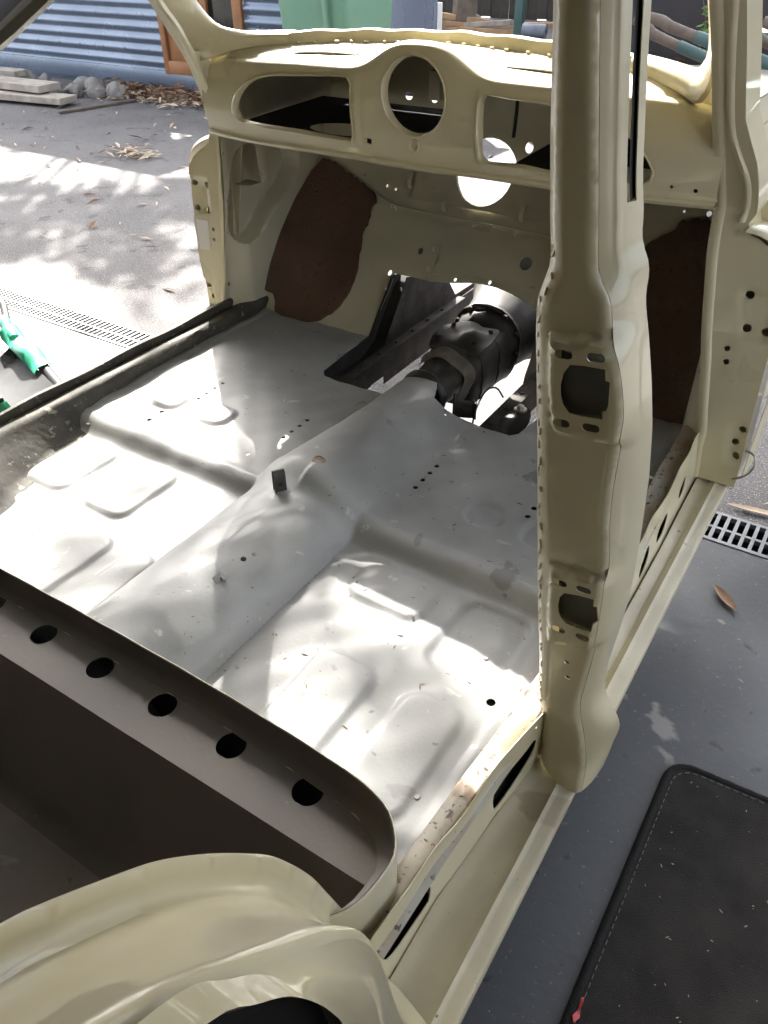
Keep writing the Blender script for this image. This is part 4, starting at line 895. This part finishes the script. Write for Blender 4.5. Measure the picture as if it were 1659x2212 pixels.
# wrapped tape and a ragged flap
loft('tape_wrap', [[tail + ax*(t + .008*math.sin(a*2 + 1)) + Vector((math.cos(a), 0, math.sin(a)))*(.061 + .004*math.sin(a*5) + k) for a in [lerp(-.9, 2.8, i/30) for i in range(31)]] for t, k in ((.080, .000), (.088, .003), (.098, .006), (.108, .011), (.114, .012))], m_rag, gb, th=.001, ang=60)

# ================================================================== SMALL BODY DETAILS
# lap belt anchor loop on the tunnel
c0 = Vector((.038, .902, floor_z(.038, .902)))
ab = box('belt_anchor', c0 + Vector((.012, -.004, .001)), (.034, .026, .003), m_primer, car, rot=Euler((0, R_(14), R_(-35))), bev=.001)
pl = []
for i in range(17):
    a = math.pi * i / 16; pl.append((math.cos(a) * .0075, .034 + math.sin(a) * .011))
path = [(.0075, -.004), (.0070, .015)] + pl + [(-.0070, .015), (-.0075, -.004)]
rz = Matrix.Rotation(R_(-35), 3, 'Z')
loft('anchor_loop', [[c0 + rz @ Vector((a, wdt, b)) for a, b in path] for wdt in (-.011, -.0108, .0108, .011)], m_darksteel, ab, th=.0018, ang=60)
for s in (1,):
    lathe('anchor_hole_disc', [(.0001, .0006), (.0040, .0006), (.0040, 0)], c0 + rz @ Vector((.0098, 0, .020)), rz @ Vector((1, 0, 0)), m_blackflat, ab, n=10)  # black disc stands in for the dark of an open hole
b0 = Vector((.062, .995, floor_z(.062, .995)))
m_rust = mat('surface_rust', (.33, .255, .19), .6, var=(.26, .19, .13), vscale=40, bump=.2, bscale=150)
lathe('tunnel_boss', [(.0135, -.001), (.0125, .0015), (.0095, .0025), (.0085, .0005), (.003, .0003), (.0001, .0003)], b0, (.15, 0, 1), m_rust, car, n=20)
t0 = Vector((.110, .655, floor_z(.110, .655))); nz = Euler((0, R_(42), 0))
tp = box('tunnel_tab', t0, (.024, .020, .0015), m_primer, car, rot=nz, bev=.0008)
lathe('tab_nut', [(.0001, .005), (.0045, .005), (.006, .003), (.006, 0)], t0 + Vector((.003, .004, .001)), (.6, 0, 1), m_primer, tp, n=6, ang=20)
for x, y, r in ((.108, .715, .0045), (.112, .738, .004)):
    lathe('blanking_plug', [(.0001, .0015), (r*.8, .0015), (r, .0005), (r*1.3, 0)], (x, y, floor_z(x, y)), (.6, 0, 1), m_chassis if r > .0042 else m_primer, car, n=12)
for x, y, r in ((-.56, .935, .004), (.53, .80, .003), (.565, .525, .0035)):
    lathe('floor_plug', [(.0001, .002), (r, .002), (r*1.5, 0)], (x, y, floor_z(x, y)), (0, 0, 1), m_primer, car, n=12)
# weld marks along the screen rail and pillar flange
rnd = random.Random(4)
V, F = [], []
for i in range(26):
    x = lerp(-.46, .46, i/25) + rnd.uniform(-.01, .01); q = dash_pt(x, 1.97) + Vector((0, -.004, .002))
    v2, f2 = box_geo(q, (rnd.uniform(.006, .012), .006, .003), Euler((R_(-35), 0, rnd.uniform(-.4, .4))), .0012, 1); k = len(V); V += v2; F += [tuple(a + k for a in f) for f in f2]
for i in range(40):
    z = lerp(.34, 1.02, i/39) + rnd.uniform(-.005, .005); x = bsm(z, zL, xL) + rnd.uniform(.005, .009); yy = b_fn(x, z)[1]
    v2, f2 = box_geo((x, yy - .0004, z), (.0025, .002, rnd.uniform(.006, .013)), Euler((0, rnd.uniform(-.3, .3), 0)), .0009, 1); k = len(V); V += v2; F += [tuple(a + k for a in f) for f in f2]
tag(finish('weld_marks', V, F, m_cream, car), kind='stuff')
V, F = [], []
seam = spline([(-.60, .70, 0), (-.45, .675, 0), (-.36, .64, 0), (-.27, .628, 0), (0, .626, 0), (.3, .626, 0), (.45, .68, 0)], 40)
v2, f2 = tube_geo([fw_pt(q.x, q.y, .001) for q in seam], [.0022 + .0008*math.sin(i*1.9) for i in range(40)], 6); V += v2; F += f2
finish('seam_sealer', V, F, m_cream_in, car)
# a spring clip on the front corner of the sill
tube('wire_clip', spline([(.742, 1.50, .33), (.765, 1.505, .345), (.775, 1.51, .37), (.768, 1.515, .39), (.75, 1.52, .392)], 16), .0025, m_steel, car, n=6)

# ================================================================== THINGS ON THE GARAGE FLOOR
m_carpet = mat('dark_carpet', (.034, .031, .029), .95, var=(.050, .046, .042), vscale=14, spots=[((.10, .085, .07), 260, .68), ((.30, .27, .23), 130, .775)], bump=1.0, bscale=420, spec=.1)
m_bind = mat('mat_binding', (.022, .021, .021), .9, bump=.8, bscale=200, spec=.15)
m_thread = mat('pale_thread', (.17, .165, .155), .8)
ma = thing('floor_mat', (1.2, .6, 0), 'dark brown carpet mat with stitched edge on the garage floor', 'mat')
def mat_outline(ins):
    x0, y1, r = .823 + ins, 1.030 - ins, .05 - ins*.6; o_ = [(1.75, .05), (1.75, y1 + .03), (x0 + r + .02, y1 + .001)]
    for i in range(9):
        a = math.pi/2 + math.pi/2 * i/8; o_.append((x0 + r + r*math.cos(a), y1 - r + r*math.sin(a)))
    return o_ + [(x0 - .002, .6), (x0 + .002, .05)]
sheet('carpet', mat_outline(.012), [], lambda x, y: (x, y, .0115 + .0008*math.sin(x*37)*math.sin(y*41)), .02, m_carpet, ma, th=.008)
bo = mat_outline(0)[1:]; bi = resample([(x, y, 0) for x, y in bo], 160)
rows = []
for i, p in enumerate(bi):
    t = (bi[min(i+1, 159)] - bi[max(i-1, 0)]).normalized(); n = Vector((-t.y, t.x, 0)); k = .0006*math.sin(i*2.3)
    rows.append([p + Vector((0, 0, .003)), p + n*.0015 + Vector((0, 0, .011 + k)), p + n*.007 + Vector((0, 0, .0145 + k)), p + n*.0135 + Vector((0, 0, .0125 + k)), p + n*.016 + Vector((0, 0, .006))])
loft('binding', rows, m_bind, ma, ang=60)
sp = resample([(x, y, 0) for x, y in mat_outline(.019)[1:]], 260); V, F = [], []
for i in range(0, 258, 2):
    a, b = sp[i], sp[i+1]; m_ = (a + b)/2; ang = math.atan2((b-a).y, (b-a).x)
    v2, f2 = box_geo((m_.x, m_.y, .0130), ((b-a).length*1.15, .0011, .0012), Euler((0, 0, ang)), 0); k = len(V); V += v2; F += [tuple(q + k for q in f) for f in f2]
tag(finish('stitching', V, F, m_thread, ma, False), kind='stuff')
# crumbs on the mat and floor
def litter(name, n, region, zf, size, mtl, seed, label, cat, flat=.5, lng=2.5):
    rnd = random.Random(seed); V, F = [], []
    for _ in range(n):
        x, y = region(rnd); s = size * rnd.uniform(.4, 1.3); l = s * rnd.uniform(1, lng); a = rnd.uniform(0, 6.28); k = len(V); h = s*flat*rnd.uniform(.5, 1.5)
        c, q = math.cos(a), math.sin(a)
        P = [(-l, 0, h*.2), (-l*.3, s*.5, h*.6), (l*.5, s*.4, h*.3), (l, 0, h), (l*.3, -s*.5, h*.4), (-l*.4, -s*.4, 0)]
        z = zf(x, y) + .0005
        for u, v, w_ in P: V.append((x + u*c - v*q, y + u*q + v*c, z + w_))
        V.append((x, y, z + h*.8)); 
        for i in range(6): F.append((k + i, k + (i+1) % 6, k + 6))
    o = finish(name, V, F, mtl, None, False); tag(o, label, cat, kind='stuff'); return o
m_crumb = mat('crumbs', (.46, .42, .35), .8, var=(.30, .24, .18), vscale=300)
litter('crumbs', 65, lambda r: (.84 + .35*r.random()**1.0, .35 + .66*r.random()), lambda x, y: .0125, .0016, m_crumb, 8, 'pale crumbs and wood chips scattered on the dark mat', 'crumbs')
litter('floor_grit', 260, lambda r: (r.uniform(.72, 1.5), r.uniform(.2, 1.69)), lambda x, y: .0035, .0013, m_crumb, 9, 'fine grit scattered on the painted garage floor', 'grit')
def leaf_obj(name, c, L_, W_, rz_, mtl, label, curl=.25, cat='leaf', group=None):
    rows = []
    for i in range(11):
        t = i/10; w_ = W_ * (math.sin(math.pi * min(1, t*1.05 + .02))**.8) * .5 + .0006; z = curl*L_*(t - .5)**2 + .002
        rows.append([Vector(((t - .5)*L_, k*w_, z + abs(k)*w_*.55)) for k in (-1, -.5, 0, .5, 1)])
    o = loft(name, rows, mtl, None, th=.0006, ang=70); o.location = c; o.rotation_euler = (0, 0, rz_); tag(o, label, cat, group); return o
leaf_obj('dry_leaf', (.808, 1.511, .006), .095, .026, R_(-43), m_leaf, 'curled brown gum leaf on the garage floor near the drain')
leaf_obj('dry_leaf', (.80, 1.90, .004), .16, .02, R_(8), m_leafpale, 'long pale strip of bark beside the sill front corner', curl=.12)
m_red = mat('red_plastic', (.55, .05, .05), .4)
sheet('red_scrap', [(.836, .545), (.840, .548), (.841, .532), (.844, .52), (.839, .508), (.834, .517), (.838, .53)], [], lambda x, y: (x, y, .0155 + .003*math.sin(y*200)), .006, m_red, th=.001)['label'] = 'small torn red plastic scrap at the mat edge'
bpy.data.objects['red_scrap']['category'] = 'scrap'

# dustpan and brush beyond the left sill
m_bp = mat('black_plastic', (.012, .012, .013), .6, var=(.02, .02, .02), vscale=20, bump=.1, spec=.25)
m_gp = mat('green_plastic', (.05, .42, .26), .35, var=(.04, .36, .22), vscale=10)
dp = thing('dustpan', (-1.5, 1.38, 0), 'black dustpan with green handle clip on the sunlit garage floor', 'dustpan')
tube('handle', [(-1.98, 1.62, .16), (-1.80, 1.545, .135), (-1.66, 1.455, .112)], .014, m_bp, dp, n=14)
cl = tube('handle_clip', spline([(-1.72, 1.482, .122), (-1.655, 1.45, .112), (-1.60, 1.43, .10)], 10), [.021, .022, .022, .020, .018, .018, .020, .022, .021, .020], m_gp, dp, n=16)
loft('clip_saddle', [[(lerp(-1.65, -1.39, t), lerp(1.448, 1.375, t) + dy, lerp(.095, .062, t) + .028*math.sin(a) + .020*math.cos(t*9 + .6)*(1 if a > .2 else 0)*.6) for dy, a in ((-.034, 0), (-.036, .5), (-.022, 1.1), (.0, 1.57), (.022, 1.1), (.034, .5), (.034, 0))] for t in [i/14 for i in range(15)]], m_gp, cl, th=.003, ang=60)
tube('hinge_bar', [(-1.42, 1.395, .055), (-1.22, 1.32, .045), (-1.10, 1.275, .04)], .019, m_bp, dp, n=14)
loft('pan', [[(lerp(-1.60, -1.12, t), lerp(1.425, 1.275, t) - .26*k - .03*k*t, .012 + .050*(1 - k)**2 + (.03*(1 - k) if t < .06 or t > .94 else 0)) for k in [j/8 for j in range(9)]] for t in [i/12 for i in range(13)]], m_bp, dp, th=.003, ang=60)
bh_ = thing('hand_brush', (-1.42, 1.17, 0), 'green bristled hand brush beside the black dustpan', 'brush')
box('brush_back', (-1.47, 1.175, .058), (.26, .05, .018), m_bp, bh_, rot=Euler((0, 0, R_(-8))), bev=.006)
V, F = [], []; rnd = random.Random(2)
for i in range(420):
    x = rnd.uniform(-.125, .14); y = rnd.uniform(-.03, .03); v2, f2 = tube_geo([(-1.47 + x, 1.175 - x*.14 + y, .05), (-1.47 + x*1.12 + rnd.uniform(-.008, .008), 1.175 - x*.14 + y*1.5 + rnd.uniform(-.006, .006), .004)], [.0016, .0011], 4); k = len(V); V += v2; F += [tuple(a + k for a in f) for f in f2]
tag(finish('bristles', V, F, m_gp, bh_, False), kind='stuff')

# ================================================================== YARD BACKGROUND
def rock(c, r, seed, label):
    rnd = random.Random(seed); bm = bmesh.new(); bmesh.ops.create_icosphere(bm, subdivisions=3, radius=1)
    ph = [(Vector((rnd.gauss(0, 1), rnd.gauss(0, 1), rnd.gauss(0, 1))), rnd.uniform(0, 6), rnd.uniform(.06, .13)) for _ in range(7)]
    sc_ = Vector((rnd.uniform(.9, 1.3), rnd.uniform(.8, 1.1), rnd.uniform(.75, 1.0)))
    for v in bm.verts:
        d = 1 + sum(a * math.sin(q.dot(v.co)*2.2 + p_) for q, p_, a in ph); v.co = Vector((v.co.x*sc_.x, v.co.y*sc_.y, v.co.z*sc_.z)) * r * d
    bm.verts.index_update(); V = [v.co.copy() for v in bm.verts]; F = [tuple(v.index for v in f.verts) for f in bm.faces]; bm.free()
    o = finish('rock', V, F, m_rock, None, True, 60); o.location = (c[0], c[1], r*.55); tag(o, label, 'rock', 'rocks along the shed base'); return o
for i, (x, y, r, lb) in enumerate(((-6.48, 5.2, .07, 'grey rock nearest the plank stack along the shed base'), (-6.30, 5.25, .065, 'dark grey rock second from the planks along the shed base'), (-5.88, 5.05, .06, 'pale rock behind the end of the upper plank'), (-5.72, 5.22, .085, 'grey rock leaning on another, left of the tan one'), (-5.60, 5.0, .07, 'low grey rock in front of the others by the shed'), (-5.43, 5.12, .098, 'largest tan rock by the shed base'), (-5.22, 5.17, .085, 'round grey rock at the right end of the rock row'))):
    rock((x, y), r, 20 + i, lb)
def plank(c, s, rz_, mtl, label, group, ry=0, rx=0, nm='plank'):
    V, F = box_geo((0, 0, 0), s, None, .004, 1); o = finish(nm, V, F, mtl, None, True, 40); o.location = c; o.rotation_euler = (rx, ry, rz_); tag(o, label, nm.replace('_', ' '), group); return o
plank((-5.95, 4.60, .05), (1.35, .21, .05), R_(8), m_plank, 'lower thick plank lying flat on the asphalt by the shed', 'planks stacked by the shed')
plank((-6.25, 4.70, .115), (1.40, .24, .055), R_(3), m_plank, 'upper thick plank on the stack by the shed', 'planks stacked by the shed')
plank((-6.95, 5.02, .125), (1.2, .16, .05), R_(4), m_plank, 'rear plank resting on blocks near the left photo edge', 'planks stacked by the shed')
plank((-6.75, 4.98, .05), (.55, .14, .09), R_(40), m_bark, 'rough dark block under the rear plank', None, nm='block')
plank((-5.03, 4.78, .012), (.70, .035, .022), R_(77), m_bark, 'thin dark timber edging strip between asphalt and rocks', None, nm='edging')
def leaf_scatter(name, n, region, size, mtl, seed, label, hz=.0):
    rnd = random.Random(seed); V, F = [], []
    for _ in range(n):
        x, y, z = region(rnd); l = size * rnd.uniform(.5, 1.5); w_ = l * rnd.uniform(.12, .28); a = rnd.uniform(0, 6.28); t = rnd.uniform(-.5, .5)
        d = Vector((math.cos(a), math.sin(a), t*.6)); s_ = Vector((-math.sin(a), math.cos(a), rnd.uniform(-.5, .5))); p = Vector((x, y, z + .004 + hz*rnd.random()*abs(t))); k = len(V)
        V += [p - d*l/2, p + s_*w_/2 + Vector((0, 0, .1*l)), p + d*l/2 + Vector((0, 0, .05*l)), p - s_*w_/2 + Vector((0, 0, .06*l))]; F += [(k, k+1, k+2), (k, k+2, k+3)]
    o = finish(name, V, F, mtl, None, False); tag(o, label, 'leaves', kind='stuff'); return o
leaf_scatter('leaf_litter', 900, lambda r: (r.uniform(-5.7, -4.2), r.gauss(5.42, .13), abs(r.gauss(0, .03))), .09, m_leaf, 1, 'brown leaf litter drifted under the shed edge', .05)
leaf_scatter('leaf_litter', 350, lambda r: (r.uniform(-5.5, -4.2), r.gauss(5.28, .12), abs(r.gauss(0, .012))), .08, m_leafpale, 2, 'pale dry leaves drifted along the shed edge', .05)
leaf_scatter('fallen_leaves', 170, lambda r: (r.uniform(-7.0, -1.2), r.uniform(2.6, 5.2), 0), .07, m_leafpale, 3, 'pale fallen leaves scattered across the asphalt', .02)
leaf_scatter('fallen_leaves', 60, lambda r: (r.uniform(-5.0, -1.2), r.uniform(2.0, 4.4), 0), .08, m_leaf, 4, 'brown fallen leaves scattered across the asphalt', .02)
leaf_scatter('fallen_leaves', 60, lambda r: (r.gauss(-3.55, .10), r.gauss(3.78, .06), abs(r.gauss(0, .02))), .09, m_leafpale, 6, 'small heap of dry leaves at the edge of the sunlit asphalt', .03)
leaf_scatter('fallen_leaves', 90, lambda r: (r.uniform(.72, 1.8), r.uniform(1.88, 3.2), 0), .035, m_leafpale, 7, 'small leaf scraps on the asphalt right of the car', .01)
leaf_scatter('bark_litter', 1500, lambda r: (r.uniform(-2.6, -.6), r.uniform(8.4, 11.5), abs(r.gauss(0, .06))), .22, m_leaf, 8, 'brown bark and leaf litter under the wheelbarrow handles', .10)

m_bin = mat('bin_green', (.15, .29, .195), .45, var=(.13, .28, .19), vscale=6, bump=.05)
bn = thing('wheelie_bin', (-2.83, 5.15, 0), 'pale green wheelie bin beyond the windscreen opening', 'bin')
def bin_row(z, w_, d_, r=.05, n=6):
    o_ = []
    for sx, sy, a0 in ((1, 1, 0), (-1, 1, 90), (-1, -1, 180), (1, -1, 270)):
        for i in range(n):
            a = R_(a0 + 90*i/(n-1)); o_.append((-2.83 + sx*(w_/2 - r) + r*math.cos(a), 5.15 + sy*(d_/2 - r) + r*math.sin(a), z))
    return o_
bd = loft('bin_body', [bin_row(z, lerp(.50, .60, z), lerp(.46, .62, z)) for z in (.06, .3, .6, .93)] + [bin_row(.935, .64, .66), bin_row(.97, .64, .66)], m_bin, bn, closed=True, caps=True, ang=40)
box('bin_lid', (-2.83, 5.12, .995), (.62, .70, .05), m_bin, bn, bev=.02)
box('bin_rib', (-2.69, 4.845, .55), (.03, .03, .75), m_bin, bd, bev=.008, rot=Euler((R_(5), 0, 0)))
for s in (-1, 1): lathe('bin_wheel', [(.0001, .03), (.085, .03), (.10, .015), (.10, -.015), (.085, -.03), (.0001, -.03)], (-2.83 + s*.24, 5.47, .10), (1, 0, 0), m_bp, bn, n=20)
m_foam = mat('white_foam', (.80, .80, .78), .7)
fb = plank((-4.55, 9.0, .22), (.24, .75, .44), R_(-18), m_foam, 'white foam block standing among the timber offcuts', None, nm='foam_block')
m_pine = mat('pine_offcut', (.42, .27, .15), .7, var=(.33, .20, .11), vscale=9, bump=.2)
for i, (c, s, rz_, ry, lb, mt) in enumerate((((-4.18, 9.5, .28), (.75, .07, .055), R_(14), R_(6), 'topmost orange timber offcut sloping down to the right', m_pine), ((-4.22, 9.45, .225), (.70, .07, .05), R_(10), R_(4), 'second orange timber offcut from the top of the pile', m_pine), ((-4.30, 9.42, .17), (.62, .08, .05), R_(6), 0, 'low orange timber offcut at the left end of the pile', m_pine), ((-4.08, 9.62, .30), (.32, .08, .06), R_(30), R_(28), 'short pale offcut standing up from the pile', m_plank), ((-3.80, 9.45, .245), (.62, .08, .05), R_(-5), R_(-5), 'grey weathered board on top of the pile', m_plank), ((-3.65, 9.42, .18), (.95, .09, .05), R_(2), 0, 'long brown board low in the pile', m_pine), ((-3.50, 9.75, .22), (.9, .08, .05), R_(-3), R_(-2), 'far brown board behind the green post', m_pine), ((-3.9, 9.5, .11), (1.3, .5, .06), R_(3), 0, 'wide grey board at the bottom of the pile', m_plank), ((-3.9, 9.55, .04), (1.2, .45, .07), R_(-2), 0, 'dark bearer under the timber pile', m_bark))):
    plank(c, s, rz_, mt, lb, 'offcuts in the timber pile', ry=ry, nm='timber_offcut')
m_teal = mat('teal_paint', (.065, .12, .115), .55, var=(.05, .095, .09), vscale=8)
po_ = thing('green_post', (-3.21, 9.0, 0), 'pale teal steel post in front of the timber pile', 'post')
box('shaft', (-3.21, 9.0, 1.1), (.088, .088, 2.2), m_teal, po_, bev=.006); box('base_plate', (-3.21, 9.0, .01), (.18, .18, .02), m_teal, po_, bev=.003)
rl = thing('rolled_sheet', (-2.8, 8.5, 0), 'grey rolled plastic sheet lying beside the teal post', 'roll')
m_roll = mat('grey_roll', (.16, .18, .21), .6, var=(.12, .13, .16), vscale=15)
lathe('roll_body', [(.018, -.12), (.060, -.12), (.062, -.11), (.062, .12), (.018, .12)], (-2.81, 8.5, .31), (1, .12, -.02), m_roll, rl, n=24); box('roll_stand', (-2.81, 8.5, .12), (.3, .25, .24), m_bark, rl, bev=.01)
# wheelbarrow with timber handles
m_hnd = mat('worn_handle', (.15, .115, .092), .75, var=(.10, .078, .062), vscale=16, bump=.3, bscale=50)
m_tank = mat('black_tank', (.022, .023, .027), .45, var=(.03, .03, .035), vscale=3)
def barrow(dx, dy, label):
    b = thing('wheelbarrow', (dx - .2, 5.4 + dy, 0), label, 'wheelbarrow', 'wheelbarrows ahead of the car')
    for s, (x, y) in enumerate(((0, 0), (-.10, .42))):
        p0, p1, p2 = (Vector((-.69 + dx, 5.2 + dy, .782)), Vector((-.50 + dx, 5.2 + dy, .722)), Vector((.50 + dx, 5.36 + dy, .44))) if s == 0 else (Vector((-.86 + dx, 5.45 + dy, .745)), Vector((-.66 + dx, 5.47 + dy, .645)), Vector((.40 + dx, 5.6 + dy, .30)))
        h = tube('handle', spline([p0, p0.lerp(p1, .4) + Vector((0, 0, .006)), p1, p2], 18), [.026, .031, .030] + [.028]*15, m_hnd, b, n=12)
        tube('handle_sleeve', [p1 + (p2 - p1)*.08, p1 + (p2 - p1)*.6], .0325, m_teal, h, n=12)
        tube('stand', [p1 + (p2 - p1)*.42, Vector((p1.x + .40, p1.y + .1, .0))], .014, m_bp, b, n=8)
    rows = [[(dx + .50 + w_*math.cos(a)*1.25, 5.62 + dy + w_*math.sin(a)*.85, z) for a in [2*math.pi*i/24 for i in range(24)]] for w_, z in ((.16, .33), (.22, .36), (.36, .62), (.38, .63))]
    loft('tray', rows, m_teal, b, closed=True, th=.004, ang=50)
    lathe('wheel', [(.0001, .04), (.10, .04), (.15, .045), (.18, .03), (.18, -.03), (.15, -.045), (.10, -.04), (.0001, -.04)], (dx + 1.02, 5.8 + dy, .18), (.15, 1, 0), m_bp, b, n=24)
    return b
barrow(0, 0, 'worn timber handled wheelbarrow seen through the right screen corner')
barrow(.60, .05, 'second wheelbarrow handle right of the front post')
tk = thing('water_trough', (-1.35, 8.6, 0), 'large black plastic trough behind the wheelbarrow handles', 'trough')
loft('trough_body', [[(-1.35 + a*w_, 8.9 + b*d_, z) for a, b in ((-1, -1), (1, -1), (1, 1), (-1, 1))] for w_, d_, z in ((.75, .35, .05), (.85, .42, .95), (.9, .46, .96), (.9, .46, 1.0), (.82, .40, 1.0), (.74, .34, .12))], m_tank, tk, closed=True, caps=True, ang=30)
bw = thing('work_bench', (.1, 7.1, 0), 'teal topped bench with grey rails beyond the right post', 'bench')
box('bench_top', (.25, 7.1, .53), (1.5, .4, .07), m_teal, bw, bev=.008)
m_rail = mat('grey_rail', (.24, .225, .22), .6, var=(.18, .17, .165), vscale=10)
for z in (.34, .135): box('rail', (.25, 6.96, z), (1.5, .04, .055), m_rail, bw, bev=.005)
for x in (-.25, .85): box('leg', (x, 7.12, .25), (.10, .3, .50), m_bp, bw, bev=.01)
wb = thing('white_tub', (.29, 3.5, 0), 'sunlit white plastic tub beside the right front post', 'tub')
loft('tub_body', [[(.40 + a*w_, 3.6 + b*w_, z) for a, b in ((-1, -1), (1, -1), (1, 1), (-1, 1))] for w_, z in ((.12, .0), (.15, .58), (.165, .585), (.165, .615), (.14, .615), (.12, .05))], m_foam, wb, closed=True, caps=True, ang=30)
fl = thing('red_drum', (-1.9, 5.6, 0), 'red drum on the yard seen through the bulkhead opening', 'drum')
lathe('drum_body', [(.0001, .0), (.16, .0), (.165, .02), (.16, .04), (.16, .24), (.166, .26), (.16, .28), (.16, .48), (.165, .50), (.155, .505), (.0001, .50)], (-1.55, 5.75, 0), (0, 0, 1), m_red, fl, n=28)
lathe('bung', [(.0001, .03), (.03, .03), (.035, 0)], (-1.48, 5.7, .50), (0, 0, 1), m_bp, fl, n=16)
# shrubs before the fence and a weed by the trough
for i, (x, y, z, n, lb) in enumerate(((-2.45, 9.6, 0, 700, 'green leafy shrub beside the teal post'), (-1.05, 8.3, .0, 260, 'small bright green weed growing beside the black trough'))):
    sh = thing('shrub' if i == 0 else 'weed', (x, y, 0), lb, 'shrub' if i == 0 else 'weed')
    hh = 1.1 if i == 0 else .75
    V, F = [], []
    for k in range(5):
        v2, f2 = tube_geo(spline([(x, y, -.02), (x + random.uniform(-.05, .05), y, hh*.5), (x + random.uniform(-.15, .15), y + random.uniform(-.1, .1), hh*.9)], 6), [.012, .010, .008, .006, .005, .003], 5); q = len(V); V += v2; F += [tuple(a + q for a in f) for f in f2]
    finish('stem', V, F, m_bark, sh)
    m_sh = mat('shrub_green%d' % i, (.10, .16, .07) if i == 0 else (.10, .19, .04), .5, var=(.16, .22, .12) if i == 0 else (.16, .26, .06), vscale=9)
    leaf_crown('foliage', [((x, y, hh*.6), (.22 if i == 0 else .08, .2 if i == 0 else .08, hh*.42)), ((x + .05, y, hh*.35), (.2 if i == 0 else .06, .15 if i == 0 else .06, hh*.3))], n, .14 if i == 0 else .07, m_sh, sh, 60 + i)

# bits of dirt lying on the bare floor
litter('floor_debris', 70, lambda r: (r.uniform(.12, .58), r.uniform(.48, 1.3)), floor_z, .0022, m_leaf, 31, 'small brown bits of dirt on the bare grey car floor', 'debris', flat=.4, lng=3)
litter('sill_debris', 60, lambda r: (r.uniform(.62, .645), r.uniform(.35, 1.5)), lambda x, y: .386, .0022, m_leaf, 32, 'rusty flakes lying on the worn right inner sill', 'debris', flat=.4, lng=2)
